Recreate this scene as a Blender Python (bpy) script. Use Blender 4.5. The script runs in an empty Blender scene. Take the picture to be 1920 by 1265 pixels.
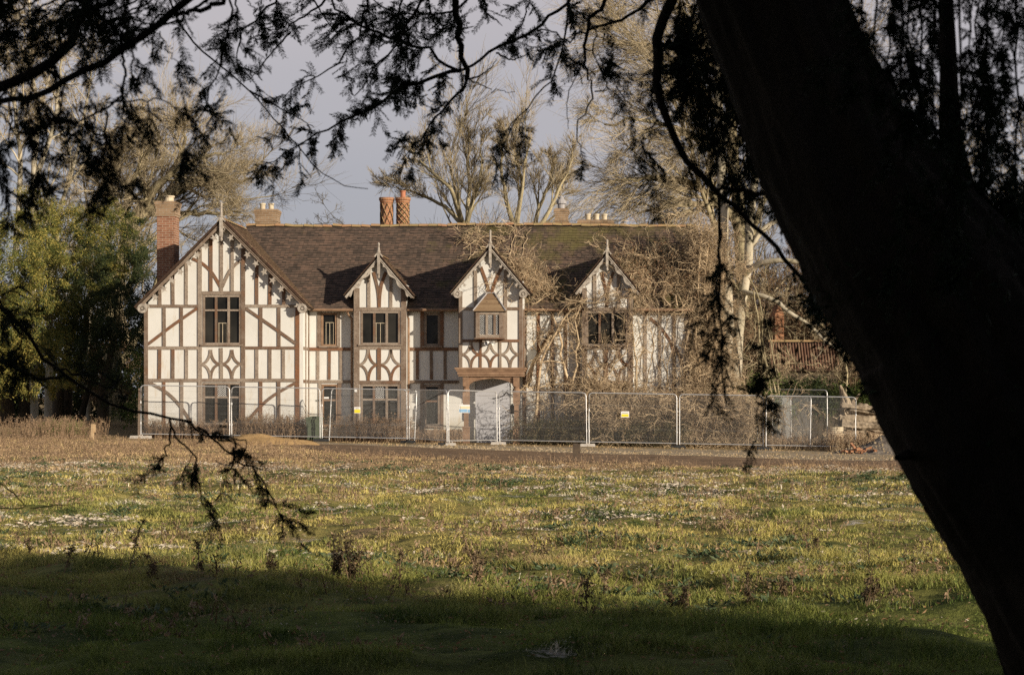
import bpy, math, random
import numpy as np
random.seed(7)
rng = np.random.default_rng(7)
R = math.radians
sc = bpy.context.scene
COL = sc.collection

# ------------------------------------------------------------------ camera, world, sun
F, VX, VY, CZ = 3650.0, 1200.0, 750.0, 1.65      # focal length and principal point in photo pixels, eye height
def WX(px, Y): return (px - VX) * Y / F
def WZ(py, Y): return CZ - (py - VY) * Y / F
def P(px, py, Y): return (WX(px, Y), Y, WZ(py, Y))

cam = bpy.data.cameras.new('camera'); co = bpy.data.objects.new('camera', cam); COL.objects.link(co)
co.location = (0, 0, CZ); co.rotation_euler = (R(90), 0, 0)
cam.sensor_width = 36; cam.lens = 36 * F / 1920
cam.shift_x = -(VX - 960) / 1920; cam.shift_y = (VY - 632.5) / 1920
cam.clip_start = 0.1; cam.clip_end = 2000
cam.dof.use_dof = True; cam.dof.focus_distance = 77; cam.dof.aperture_fstop = 11.0
sc.camera = co

SUN_AZ, SUN_EL = 52.0, 14.0       # degrees right of straight behind the camera, elevation
S = np.array([math.sin(R(SUN_AZ)) * math.cos(R(SUN_EL)), -math.cos(R(SUN_AZ)) * math.cos(R(SUN_EL)), math.sin(R(SUN_EL))])
sun = bpy.data.lights.new('sun', 'SUN'); sun.energy = 5.0; sun.angle = R(0.5); sun.color = (1.0, 0.88, 0.72)
so = bpy.data.objects.new('sun', sun); COL.objects.link(so); so.location = (20, -20, 30)
from mathutils import Vector
so.rotation_euler = Vector(S.tolist()).to_track_quat('Z', 'Y').to_euler()

w = bpy.data.worlds.new('World'); sc.world = w; w.use_nodes = True
nt = w.node_tree; nt.nodes.clear()
def wn(t, **k):
    n = nt.nodes.new(t)
    for a, b in k.items(): setattr(n, a, b)
    return n
out = wn('ShaderNodeOutputWorld'); bg = wn('ShaderNodeBackground'); bg.inputs[1].default_value = 0.1
sky = wn('ShaderNodeTexSky', sky_type='NISHITA', sun_disc=False, sun_elevation=R(SUN_EL), sun_rotation=R(180 - SUN_AZ))
tc = wn('ShaderNodeTexCoord'); sep = wn('ShaderNodeSeparateXYZ'); nt.links.new(tc.outputs['Generated'], sep.inputs[0])
mp = wn('ShaderNodeMapping'); mp.inputs['Scale'].default_value = (1.6, 1.6, 5.0); nt.links.new(tc.outputs['Generated'], mp.inputs[0])
no = wn('ShaderNodeTexNoise'); no.inputs['Scale'].default_value = 2.2; no.inputs['Detail'].default_value = 4; no.inputs['Roughness'].default_value = .45
nt.links.new(mp.outputs[0], no.inputs[0])
mr = wn('ShaderNodeMapRange'); mr.inputs[1].default_value = .05; mr.inputs[2].default_value = .21; nt.links.new(sep.outputs[2], mr.inputs[0])
ma = wn('ShaderNodeMath', operation='MULTIPLY_ADD'); nt.links.new(no.outputs[0], ma.inputs[0]); ma.inputs[1].default_value = .9; ma.inputs[2].default_value = -.45
ad = wn('ShaderNodeMath', operation='ADD', use_clamp=True); nt.links.new(mr.outputs[0], ad.inputs[0]); nt.links.new(ma.outputs[0], ad.inputs[1])
cr = wn('ShaderNodeValToRGB'); nt.links.new(ad.outputs[0], cr.inputs[0])
cr.color_ramp.elements[0].color = (.335, .345, .405, 1); cr.color_ramp.elements[1].color = (.52, .475, .495, 1)
up = wn('ShaderNodeMapRange'); up.inputs[1].default_value = .24; up.inputs[2].default_value = .55; nt.links.new(sep.outputs[2], up.inputs[0])
dk = wn('ShaderNodeMix', data_type='RGBA'); nt.links.new(up.outputs[0], dk.inputs[0]); nt.links.new(cr.outputs[0], dk.inputs[6]); dk.inputs[7].default_value = (.13, .15, .21, 1)
sc10 = wn('ShaderNodeVectorMath', operation='SCALE'); nt.links.new(dk.outputs[2], sc10.inputs[0]); sc10.inputs['Scale'].default_value = 8.6
mx = wn('ShaderNodeMix', data_type='RGBA'); mx.inputs[0].default_value = .9
nt.links.new(sky.outputs[0], mx.inputs[6]); nt.links.new(sc10.outputs[0], mx.inputs[7])
nt.links.new(mx.outputs[2], bg.inputs[0]); nt.links.new(bg.outputs[0], out.inputs[0])

sc.view_settings.view_transform = 'Standard'; sc.view_settings.look = 'None'
sc.view_settings.exposure = 0.26; sc.view_settings.gamma = 1
sc.render.engine = 'CYCLES'
sc.cycles.use_denoising = False
sc.cycles.max_bounces = 5; sc.cycles.diffuse_bounces = 3; sc.cycles.transparent_max_bounces = 8

# ------------------------------------------------------------------ mesh helpers
class MB:
    def __init__(s): s.v = []; s.q = []; s.t = []; s.n = 0
    def add(s, V, Q=None, T=None):
        V = np.asarray(V, float).reshape(-1, 3)
        if Q is not None and len(Q): s.q.append(np.asarray(Q, int).reshape(-1, 4) + s.n)
        if T is not None and len(T): s.t.append(np.asarray(T, int).reshape(-1, 3) + s.n)
        s.v.append(V); s.n += len(V)
        return s
    def hexa(s, V):
        return s.add(V, [(0, 3, 2, 1), (4, 5, 6, 7), (0, 1, 5, 4), (1, 2, 6, 5), (2, 3, 7, 6), (3, 0, 4, 7)])
    def box(s, x0, x1, y0, y1, z0, z1):
        return s.hexa([(x0, y0, z0), (x1, y0, z0), (x1, y1, z0), (x0, y1, z0), (x0, y0, z1), (x1, y0, z1), (x1, y1, z1), (x0, y1, z1)])
    def beam(s, a, b, w, y0, y1):           # bar in an x-z plane from a=(x,z) to b, width w, between depths y0..y1
        a = np.array(a, float); b = np.array(b, float); d = b - a; d /= (np.linalg.norm(d) + 1e-9)
        n = np.array([-d[1], d[0]]) * w / 2
        c = [a - n, b - n, b + n, a + n]
        return s.hexa([(p[0], y0, p[1]) for p in c] + [(p[0], y1, p[1]) for p in c])
    def strip(s, pts, w, y0, y1):           # curved bar
        p = np.array(pts, float); t = np.gradient(p, axis=0); t /= np.linalg.norm(t, axis=1)[:, None]
        n = np.stack([-t[:, 1], t[:, 0]], 1) * (np.broadcast_to(w, len(p))[:, None] / 2)
        A = p - n; B = p + n; m = len(p)
        V = [(x, y0, z) for x, z in A] + [(x, y0, z) for x, z in B] + [(x, y1, z) for x, z in A] + [(x, y1, z) for x, z in B]
        Q = []
        for i in range(m - 1):
            j = i + 1
            Q += [(i, j, m + j, m + i), (2 * m + i, 3 * m + i, 3 * m + j, 2 * m + j), (i, 2 * m + i, 2 * m + j, j), (m + i, m + j, 3 * m + j, 3 * m + i)]
        Q += [(0, m, 3 * m, 2 * m), (m - 1, 3 * m - 1, 4 * m - 1, 2 * m - 1)]
        Q[-1] = (m - 1, 2 * m - 1 + 0, 4 * m - 1, 3 * m - 1)
        return s.add(V, Q)
    def prism(s, poly, y0, y1):             # star-shaped outline in x-z
        m = len(poly); c = np.mean(poly, axis=0)
        V = [(x, y0, z) for x, z in poly] + [(x, y1, z) for x, z in poly] + [(c[0], y0, c[1]), (c[0], y1, c[1])]
        Q = [(i, (i + 1) % m, m + (i + 1) % m, m + i) for i in range(m)]
        T = [(i, 2 * m, (i + 1) % m) for i in range(m)] + [(m + i, m + (i + 1) % m, 2 * m + 1) for i in range(m)]
        return s.add(V, Q, T)
    def lathe(s, cx, cy, prof, n=16):
        V = [(cx + r * math.cos(2 * math.pi * k / n), cy + r * math.sin(2 * math.pi * k / n), z) for r, z in prof for k in range(n)]
        m = len(prof)
        Q = [(i * n + k, i * n + (k + 1) % n, (i + 1) * n + (k + 1) % n, (i + 1) * n + k) for i in range(m - 1) for k in range(n)]
        V += [(cx, cy, prof[0][1]), (cx, cy, prof[-1][1])]
        T = [(k, m * n, (k + 1) % n) for k in range(n)] + [((m - 1) * n + k, (m - 1) * n + (k + 1) % n, m * n + 1) for k in range(n)]
        return s.add(V, Q, T)
    def tubes(s, Pn, Rn, sides=4):
        Pn = np.asarray(Pn, float); Rn = np.asarray(Rn, float)
        if Pn.ndim == 2: Pn = Pn[None]; Rn = Rn[None] if Rn.ndim == 1 else Rn
        N, n, _ = Pn.shape
        if N == 0: return s
        T = np.gradient(Pn, axis=1); T /= (np.linalg.norm(T, axis=2, keepdims=True) + 1e-9)
        m = T.mean(1); ref = np.where((np.abs(m[:, 2]) > .8)[:, None], np.array([[1., 0, 0]]), np.array([[0, 0, 1.]]))[:, None, :]
        U = np.cross(T, ref); U /= (np.linalg.norm(U, axis=2, keepdims=True) + 1e-9); W = np.cross(T, U)
        a = np.arange(sides) * 2 * math.pi / sides
        V = Pn[:, :, None, :] + Rn[:, :, None, None] * (U[:, :, None, :] * np.cos(a)[None, None, :, None] + W[:, :, None, :] * np.sin(a)[None, None, :, None])
        b = (np.arange(N) * n * sides)[:, None, None]; i = (np.arange(n - 1) * sides)[None, :, None]; k = np.arange(sides)[None, None, :]; k2 = (k + 1) % sides
        Q = np.stack([b + i + k, b + i + k2, b + i + sides + k2, b + i + sides + k], -1).reshape(-1, 4)
        return s.add(V.reshape(-1, 3), Q)
    def leaves(s, C, D, L, W, curl=.25):    # pointed folded leaves: C centres, D directions
        C = np.asarray(C, float); N = len(C)
        if N == 0: return s
        D = D / (np.linalg.norm(D, axis=1, keepdims=True) + 1e-9)
        r = rng.normal(size=(N, 3)); U = np.cross(D, r); U /= (np.linalg.norm(U, axis=1, keepdims=True) + 1e-9); K = np.cross(D, U)
        L = np.broadcast_to(L, N)[:, None]; W = np.broadcast_to(W, N)[:, None]
        A = C; B = C + D * L; M1 = C + D * L * .45 + U * W / 2 + K * W * curl; M2 = C + D * L * .45 - U * W / 2 + K * W * curl
        V = np.stack([A, M1, B, M2], 1).reshape(-1, 3); b = np.arange(N)[:, None] * 4
        return s.add(V, b + np.array([[0, 1, 2, 3]]))

def wloc(o):
    v = np.zeros(3)
    while o is not None: v += np.array(o.location); o = o.parent
    return v
def obj(name, mb, mat, parent=None, smooth=False):
    V = np.concatenate(mb.v)
    if parent is not None: V = V - wloc(parent)
    me = bpy.data.meshes.new(name)
    q = np.concatenate(mb.q) if mb.q else np.zeros((0, 4), int); t = np.concatenate(mb.t) if mb.t else np.zeros((0, 3), int)
    me.vertices.add(len(V)); me.vertices.foreach_set('co', V.astype(np.float32).ravel())
    nl = q.size + t.size; me.loops.add(nl)
    me.loops.foreach_set('vertex_index', np.concatenate([q.ravel(), t.ravel()]).astype(np.int32))
    me.polygons.add(len(q) + len(t))
    ls = np.concatenate([np.arange(len(q)) * 4, q.size + np.arange(len(t)) * 3]).astype(np.int32)
    me.polygons.foreach_set('loop_start', ls)
    me.polygons.foreach_set('loop_total', np.concatenate([np.full(len(q), 4), np.full(len(t), 3)]).astype(np.int32))
    me.polygons.foreach_set('use_smooth', np.full(len(q) + len(t), smooth))
    me.update(calc_edges=True)
    me.materials.append(mat)
    o = bpy.data.objects.new(name, me); COL.objects.link(o)
    if parent is not None: o.parent = parent
    return o
def thing(name, label, cat, loc=(0, 0, 0), group=None):
    o = bpy.data.objects.new(name, None); COL.objects.link(o); o.location = loc; o.empty_display_size = .2
    o['label'] = label; o['category'] = cat
    if group: o['group'] = group
    return o
def tag(o, label, cat, group=None, kind=None):
    o['label'] = label; o['category'] = cat
    if group: o['group'] = group
    if kind: o['kind'] = kind
    return o

# ------------------------------------------------------------------ materials
def newmat(name, rough=.8, spec=.2):
    m = bpy.data.materials.new(name); m.use_nodes = True
    b = m.node_tree.nodes['Principled BSDF']; b.inputs['Roughness'].default_value = rough; b.inputs['Specular IOR Level'].default_value = spec
    return m, m.node_tree, b
def N_(t, ty, **k):
    n = t.nodes.new(ty)
    for a, b in k.items():
        if a in n.inputs: n.inputs[a].default_value = b
        else: setattr(n, a, b)
    return n
def noise(t, scale, detail=5, rough=.55, stretch=None, coord='Object', dist=0):
    c = N_(t, 'ShaderNodeTexCoord'); n = N_(t, 'ShaderNodeTexNoise', Scale=scale, Detail=detail, Roughness=rough, Distortion=dist)
    if stretch:
        mpp = N_(t, 'ShaderNodeMapping', Scale=stretch); t.links.new(c.outputs[coord], mpp.inputs[0]); t.links.new(mpp.outputs[0], n.inputs[0])
    else: t.links.new(c.outputs[coord], n.inputs[0])
    return n.outputs[0]
def ramp(t, src, stops):
    r = N_(t, 'ShaderNodeValToRGB'); t.links.new(src, r.inputs[0]); e = r.color_ramp.elements
    while len(e) > 1: e.remove(e[-1])
    e[0].position = stops[0][0]; e[0].color = (*stops[0][1], 1)
    for p, c in stops[1:]:
        x = e.new(p); x.color = (*c, 1)
    return r.outputs[0]
def fac(t, src, a, b):
    r = N_(t, 'ShaderNodeMapRange'); t.links.new(src, r.inputs[0]); r.inputs[1].default_value = a; r.inputs[2].default_value = b; return r.outputs[0]
def mix(t, f, a, b, mode='MIX'):
    m = N_(t, 'ShaderNodeMix', data_type='RGBA', blend_type=mode)
    for i, s_ in ((0, f), (6, a), (7, b)):
        if isinstance(s_, (int, float)): m.inputs[i].default_value = s_
        elif isinstance(s_, tuple): m.inputs[i].default_value = (*s_, 1)
        else: t.links.new(s_, m.inputs[i])
    return m.outputs[2]
def math_(t, op, a, b=0, clamp=False):
    m = N_(t, 'ShaderNodeMath', operation=op, use_clamp=clamp)
    for i, s_ in ((0, a), (1, b)):
        if isinstance(s_, (int, float)): m.inputs[i].default_value = s_
        else: t.links.new(s_, m.inputs[i])
    return m.outputs[0]
def island(t): return N_(t, 'ShaderNodeNewGeometry').outputs['Random Per Island']
def bump(t, b, src, dist, strength=.6):
    n = N_(t, 'ShaderNodeBump', Strength=strength, Distance=dist); t.links.new(src, n.inputs['Height']); t.links.new(n.outputs[0], b.inputs['Normal'])
def setc(t, b, c): t.links.new(c, b.inputs['Base Color'])

def bark(name, c0, c1, c2=None, scale=3, isl=.5):
    m, t, b = newmat(name, .9, .1)
    n = noise(t, scale, 6, .65, (1, 1, .5))
    c = ramp(t, n, [(.3, c0), (.62, c1)] + ([(.75, c2)] if c2 else []))
    c = mix(t, 1.0, c, ramp(t, island(t), [(0, (1 - isl,) * 3), (1, (1 + isl * .3,) * 3)]), 'MULTIPLY')
    setc(t, b, c); bump(t, b, noise(t, scale * 8, 4, .6, (1, 1, .25)), .02)
    return m
def foliage(name, cols, trans=.25, scale=.5, rough=.6):
    m, t, b = newmat(name, rough, .25)
    n = noise(t, scale, 4, .6); r = math_(t, 'ADD', math_(t, 'MULTIPLY', n, .75), math_(t, 'MULTIPLY', island(t), .45))
    k = len(cols); c = ramp(t, r, [(.28 + .5 * i / max(1, k - 1), q) for i, q in enumerate(cols)])
    setc(t, b, c)
    tr = N_(t, 'ShaderNodeBsdfTranslucent'); t.links.new(c, tr.inputs[0]); ms = N_(t, 'ShaderNodeMixShader'); ms.inputs[0].default_value = trans
    t.links.new(b.outputs[0], ms.inputs[1]); t.links.new(tr.outputs[0], ms.inputs[2])
    t.links.new(ms.outputs[0], t.nodes['Material Output'].inputs[0])
    return m
def mk_plaster():
    m, t, b = newmat('lime_plaster', .9, .1)
    c = ramp(t, noise(t, .9, 6, .6), [(.25, (.585, .57, .52)), (.5, (.645, .635, .59)), (.75, (.68, .67, .63))])
    st = noise(t, 2.0, 6, .7, (2.2, 2.2, .35)); c = mix(t, fac(t, st, .56, .74), c, (.55, .47, .36))
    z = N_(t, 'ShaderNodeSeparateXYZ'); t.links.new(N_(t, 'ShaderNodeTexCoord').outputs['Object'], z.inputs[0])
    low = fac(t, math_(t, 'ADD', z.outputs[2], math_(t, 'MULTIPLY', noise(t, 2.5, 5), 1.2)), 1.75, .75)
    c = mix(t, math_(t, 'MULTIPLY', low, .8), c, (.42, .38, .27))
    cr_ = noise(t, 14, 3, .6, (1, 1, 1), dist=1.5); c = mix(t, fac(t, cr_, .66, .72), c, (.5, .43, .34))
    setc(t, b, c); bump(t, b, noise(t, 4, 4, .6), .010, .35); return m
def mk_timber():
    m, t, b = newmat('weathered_oak', .8, .15)
    n = math_(t, 'ADD', math_(t, 'MULTIPLY', noise(t, 1.6, 6, .7), .9), math_(t, 'MULTIPLY', island(t), .50))
    c = ramp(t, n, [(.36, (.24, .105, .05)), (.50, (.20, .11, .065)), (.60, (.17, .115, .08)), (.75, (.24, .185, .14)), (.95, (.34, .28, .22))])
    g = noise(t, 24, 5, .7); c = mix(t, math_(t, 'MULTIPLY', fac(t, g, .46, .70), .8), c, (.07, .045, .03))
    fl = noise(t, 11, 5, .85); c = mix(t, fac(t, fl, .62, .70), c, (.50, .42, .33))
    setc(t, b, c); bump(t, b, g, .012, .6); return m
def mk_tile(name, cols, moss=True):
    m, t, b = newmat(name, .85, .15)
    n = math_(t, 'ADD', math_(t, 'MULTIPLY', island(t), .33), math_(t, 'MULTIPLY', noise(t, 1.1, 8, .8, (1, 1, .4)), .95))
    c = ramp(t, n, [(.25 + .6 * i / (len(cols) - 1), q) for i, q in enumerate(cols)])
    if moss:
        x = N_(t, 'ShaderNodeSeparateXYZ'); t.links.new(N_(t, 'ShaderNodeTexCoord').outputs['Object'], x.inputs[0])
        # moss grows thick near the right end of the long roof and along the ridge
        k = math_(t, 'ADD', noise(t, .9, 6, .7), math_(t, 'MULTIPLY', fac(t, x.outputs[0], -2.5, 2.0), .17))
        k = math_(t, 'ADD', k, math_(t, 'MULTIPLY', fac(t, x.outputs[2], 8.4, 9.0), .09))
        c = mix(t, math_(t, 'MULTIPLY', fac(t, k, .62, .80), .75), c, (.17, .145, .05))
        c = mix(t, fac(t, noise(t, 5, 3, .5), .77, .80), c, (.42, .38, .30))
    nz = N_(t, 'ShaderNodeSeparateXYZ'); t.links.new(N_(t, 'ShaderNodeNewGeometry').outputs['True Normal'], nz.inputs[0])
    c = mix(t, fac(t, nz.outputs[2], .15, -.05), c, (.018, .014, .011))      # dirt and the shade of gaps, painted on the lower tile edges
    setc(t, b, c); bump(t, b, noise(t, 30, 3), .006); return m
def mk_brick(name, a, b2, mortar, scale=1.25):
    m, t, b = newmat(name, .9, .1)
    c = N_(t, 'ShaderNodeTexCoord'); s_ = N_(t, 'ShaderNodeSeparateXYZ'); t.links.new(c.outputs['Object'], s_.inputs[0])
    cb = N_(t, 'ShaderNodeCombineXYZ'); t.links.new(math_(t, 'ADD', s_.outputs[0], s_.outputs[1]), cb.inputs[0]); t.links.new(s_.outputs[2], cb.inputs[1])
    br = N_(t, 'ShaderNodeTexBrick', Scale=1 / scale); t.links.new(cb.outputs[0], br.inputs[0])
    br.inputs['Color1'].default_value = (*a, 1); br.inputs['Color2'].default_value = (*b2, 1); br.inputs['Mortar'].default_value = (*mortar, 1)
    br.inputs['Brick Width'].default_value = .225; br.inputs['Row Height'].default_value = .075; br.inputs['Mortar Size'].default_value = .008; br.inputs['Mortar Smooth'].default_value = .3
    cc = mix(t, fac(t, noise(t, 1.5, 6, .7), .5, .75), br.outputs[0], tuple(x * .45 for x in a))
    setc(t, b, cc); bump(t, b, math_(t, 'SUBTRACT', noise(t, 25, 3), br.outputs['Fac']), .008); return m
def plain(name, c0, c1, scale=4, rough=.8, spec=.2, metal=0, bmp=.004):
    m, t, b = newmat(name, rough, spec); b.inputs['Metallic'].default_value = metal
    n = noise(t, scale, 5, .6); setc(t, b, ramp(t, n, [(.3, c0), (.7, c1)])); bump(t, b, noise(t, scale * 6, 3), bmp); return m
def mk_glass():
    m, t, b = newmat('old_window_glass', .08, .18)
    c = ramp(t, noise(t, .8, 3), [(.35, (.008, .008, .007)), (.7, (.035, .032, .026))]); setc(t, b, c)
    bump(t, b, noise(t, 2.5, 2), .02, .25); return m
GREEN1, GREEN2, YEL, BRN, STRAW = (.085, .12, .032), (.27, .29, .07), (.56, .46, .15), (.40, .265, .15), (.74, .67, .54)
def field_color(t, isl=None):
    big = noise(t, .16, 4, .6); med = noise(t, 1.6, 6, .75, (.6, 1, 1)); fine = noise(t, 6, 4, .7)
    xyz = N_(t, 'ShaderNodeSeparateXYZ'); t.links.new(N_(t, 'ShaderNodeTexCoord').outputs['Object'], xyz.inputs[0])
    c = mix(t, fac(t, med, .42, .58), GREEN1, GREEN2)
    v = math_(t, 'ADD', math_(t, 'MULTIPLY', big, .5), math_(t, 'MULTIPLY', med, .5))
    c = mix(t, fac(t, v, .43, .56), c, YEL)
    # dead brown growth thickens towards the track
    far = fac(t, xyz.outputs[1], 38, 52)
    bn = math_(t, 'ADD', noise(t, .8, 6, .8, (.5, 1, 1)), math_(t, 'MULTIPLY', far, .19))
    c = mix(t, math_(t, 'MULTIPLY', fac(t, bn, .56, .63), .9), c, mix(t, fine, BRN, (.58, .42, .24)))
    near = fac(t, xyz.outputs[1], 21, 14); c = mix(t, math_(t, 'MULTIPLY', near, .8), c, mix(t, fac(t, med, .4, .6), (.06, .10, .02), (.19, .26, .05)))  # near grass is greener, and darkened besides to deepen the shade there
    # bleached straw in the middle distance
    mid = math_(t, 'MULTIPLY', fac(t, xyz.outputs[1], 15, 27), fac(t, xyz.outputs[1], 55, 42))
    sn = math_(t, 'ADD', noise(t, 1.3, 6, .8, (.45, 1, 1)), math_(t, 'MULTIPLY', mid, .085))
    c = mix(t, fac(t, sn, .665, .70), c, STRAW)
    return c, fine
def mk_ground():
    m, t, b = newmat('field_ground', .95, .05)
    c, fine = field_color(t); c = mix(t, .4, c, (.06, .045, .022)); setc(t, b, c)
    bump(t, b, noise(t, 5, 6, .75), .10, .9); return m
def mk_grass():
    m, t, b = newmat('grass_blades', .7, .15)
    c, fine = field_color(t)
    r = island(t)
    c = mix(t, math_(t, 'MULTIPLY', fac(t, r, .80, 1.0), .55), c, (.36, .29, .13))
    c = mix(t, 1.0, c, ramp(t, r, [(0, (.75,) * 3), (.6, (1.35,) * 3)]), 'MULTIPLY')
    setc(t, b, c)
    tr = N_(t, 'ShaderNodeBsdfTranslucent'); t.links.new(c, tr.inputs[0]); ms = N_(t, 'ShaderNodeMixShader'); ms.inputs[0].default_value = .25
    t.links.new(b.outputs[0], ms.inputs[1]); t.links.new(tr.outputs[0], ms.inputs[2]); t.links.new(ms.outputs[0], t.nodes['Material Output'].inputs[0])
    return m
M = dict(
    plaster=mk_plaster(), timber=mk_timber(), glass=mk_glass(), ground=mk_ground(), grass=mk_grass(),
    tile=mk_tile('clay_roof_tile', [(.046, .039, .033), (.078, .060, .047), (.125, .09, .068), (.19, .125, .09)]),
    wingtile=mk_tile('sunlit_lichened_tile', [(.12, .075, .045), (.18, .11, .065), (.24, .165, .095)], False), ochretile=mk_tile('ochre_tile', [(.12, .08, .045), (.20, .13, .075), (.27, .19, .11)], False),  # wingtile: reddish tile, its tone lightened for the sun on that slope
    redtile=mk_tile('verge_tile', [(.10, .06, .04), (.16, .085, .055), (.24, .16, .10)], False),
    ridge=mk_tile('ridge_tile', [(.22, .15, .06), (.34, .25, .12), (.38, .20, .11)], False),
    brick=mk_brick('red_brick', (.20, .085, .05), (.31, .15, .09), (.42, .35, .26)),
    buff=mk_brick('weathered_buff_brick', (.26, .17, .10), (.34, .23, .14), (.36, .31, .24)),
    orange=mk_brick('orange_brick', (.30, .13, .065), (.38, .18, .09), (.42, .3, .2)),
    greywood=plain('pale_grey_paint', (.21, .175, .14), (.50, .45, .38), 7, .8),
    orangewood=plain('stained_orange_wood', (.175, .105, .065), (.33, .21, .13), 4, .7),
    pot=plain('buff_clay_pot', (.44, .36, .24), (.62, .54, .40), 5), redpot=plain('red_clay_pot', (.38, .15, .08), (.46, .2, .12), 5),
    lead=plain('grey_lead', (.28, .27, .27), (.42, .40, .39), 6), lattice=plain('white_leadwork', (.5, .49, .47), (.7, .69, .66), 6),
    door=plain('grey_board', (.38, .38, .40), (.45, .45, .47), 1.5, .7), galv=plain('galvanised_steel', (.50, .50, .49), (.68, .67, .65), 8, .42, .5, .55),
    wire=plain('thin_wire', (.34, .34, .33), (.5, .5, .48), 8, .5, .4, .4),
    concrete=plain('concrete', (.36, .33, .29), (.52, .48, .42), 9, .95), rubber=plain('black_rubber', (.02, .02, .02), (.04, .04, .04), 9, .8),
    bin=plain('green_plastic', (.07, .09, .055), (.105, .125, .08), 4, .6, .3), white=plain('white_board', (.74, .73, .70), (.8, .79, .76), 4, .6),
    yellow=plain('yellow_print', (.75, .6, .03), (.8, .66, .05), 4, .6), blue=plain('blue_print', (.18, .38, .6), (.3, .5, .7), 4, .6), cream=plain('cream_print', (.7, .62, .4), (.76, .68, .45), 4, .6),
    stake=plain('pale_stake_wood', (.36, .25, .14), (.5, .37, .22), 9), darkstake=plain('dark_stake_wood', (.06, .045, .035), (.12, .09, .06), 9),
    track=plain('muddy_track', (.15, .095, .055), (.31, .21, .125), 1.2, .95, .1, 0, .05),
    verge=plain('stony_verge', (.22, .17, .09), (.50, .40, .28), 1.6, .95, .1, 0, .05),
    sand=plain('orange_sand', (.42, .26, .11), (.56, .37, .17), 5, .95, .1, 0, .04), rubble=plain('grey_rubble', (.08, .065, .055), (.3, .26, .21), 5, .95, .1, 0, .05),
    oak=bark('mossy_bark', (.26, .215, .125), (.46, .39, .24), (.36, .33, .13)), twig=bark('tan_twigs', (.30, .24, .15), (.52, .43, .28)),
    twig2=bark('russet_twigs', (.18, .115, .07), (.32, .22, .13)), pale=bark('pale_bark', (.33, .29, .19), (.54, .48, .37), (.27, .25, .10), 1.6, .2),
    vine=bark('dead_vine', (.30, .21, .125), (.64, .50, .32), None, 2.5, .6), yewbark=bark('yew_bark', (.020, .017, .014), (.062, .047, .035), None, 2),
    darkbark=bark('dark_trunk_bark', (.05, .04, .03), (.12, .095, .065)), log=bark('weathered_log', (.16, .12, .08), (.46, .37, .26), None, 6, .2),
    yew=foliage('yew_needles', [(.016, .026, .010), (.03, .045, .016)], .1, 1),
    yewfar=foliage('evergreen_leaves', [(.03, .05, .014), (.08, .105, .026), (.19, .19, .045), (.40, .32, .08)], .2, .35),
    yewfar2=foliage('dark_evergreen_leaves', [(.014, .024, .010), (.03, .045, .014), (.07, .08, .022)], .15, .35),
    bush=foliage('bush_leaves', [(.04, .07, .015), (.09, .13, .03), (.14, .17, .04)], .25, .7),
    dead=foliage('dead_weed', [(.13, .085, .05), (.25, .165, .10), (.40, .28, .17)], .15, .9),
    dock=foliage('dead_dock_seed', [(.05, .036, .02), (.11, .078, .042), (.24, .17, .09)], .1, .9),
    rosette=foliage('rosette_leaves', [(.045, .075, .03), (.08, .115, .05), (.13, .16, .08)], .15, 1.2),
    wallshrub=foliage('dull_shrub_leaves', [(.03, .035, .015), (.085, .08, .035), (.18, .13, .07)], .15, 1.5),
    russetdark=foliage('dark_brown_thicket', [(.05, .034, .022), (.10, .068, .042), (.17, .12, .075)], .1, .5),
    strawm=foliage('bleached_straw', [(.40, .32, .22), (.55, .47, .36), (.68, .6, .48)], .2, 1.2),
    russet=foliage('dead_russet_leaves', [(.20, .10, .05), (.30, .16, .08), (.38, .24, .13)], .2, .9),
)

# ------------------------------------------------------------------ terrain
def smooth(a, b, x): t = np.clip((x - a) / (b - a), 0, 1); return t * t * (3 - 2 * t)
_lat = np.random.default_rng(3).random((256, 256))
def vnoise(x, y, s):
    u = np.asarray(x) / s + 97.3; v = np.asarray(y) / s + 41.7; i = np.floor(u).astype(int); j = np.floor(v).astype(int); a = u - i; b = v - j; a = a * a * (3 - 2 * a); b = b * b * (3 - 2 * b)
    L = lambda p, q: _lat[p % 256, q % 256]
    return (L(i, j) * (1 - a) + L(i + 1, j) * a) * (1 - b) + (L(i, j + 1) * (1 - a) + L(i + 1, j + 1) * a) * b - .5
def gz(x, y):
    x = np.asarray(x, float); y = np.asarray(y, float)
    far = .17 - .41 * np.clip((x + 19.4) / 24.2, -.6, 1.3)
    z = far * smooth(28, 70, y)
    z = z + .32 * smooth(76, 86, y) * smooth(-16, -21, x)
    z = z + 1.2 * smooth(110, 220, y)
    z = z + .035 * np.sin(x * .9 + 1.3 * np.sin(y * .31)) * np.sin(y * .43 + .6) * smooth(70, 55, y) + .02 * np.sin(x * 2.3 + y * 1.7) * smooth(60, 45, y)
    k = smooth(58, 48, y) * smooth(5, 9, y)
    z = z + k * (.09 * vnoise(x, y, 1.9) + .11 * vnoise(x, y, .75) + .09 * vnoise(x, y, .34))
    return z
def grid(x0, x1, y0, y1, nx, ny, f, mb, dz=0.):
    X, Y = np.meshgrid(np.linspace(x0, x1, nx), np.linspace(y0, y1, ny)); Z = f(X, Y) + dz
    V = np.stack([X, Y, Z], -1).reshape(-1, 3); i = np.arange(ny - 1)[:, None] * nx + np.arange(nx - 1)[None, :]
    mb.add(V, np.stack([i, i + 1, i + nx + 1, i + nx], -1).reshape(-1, 4)); return mb
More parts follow.
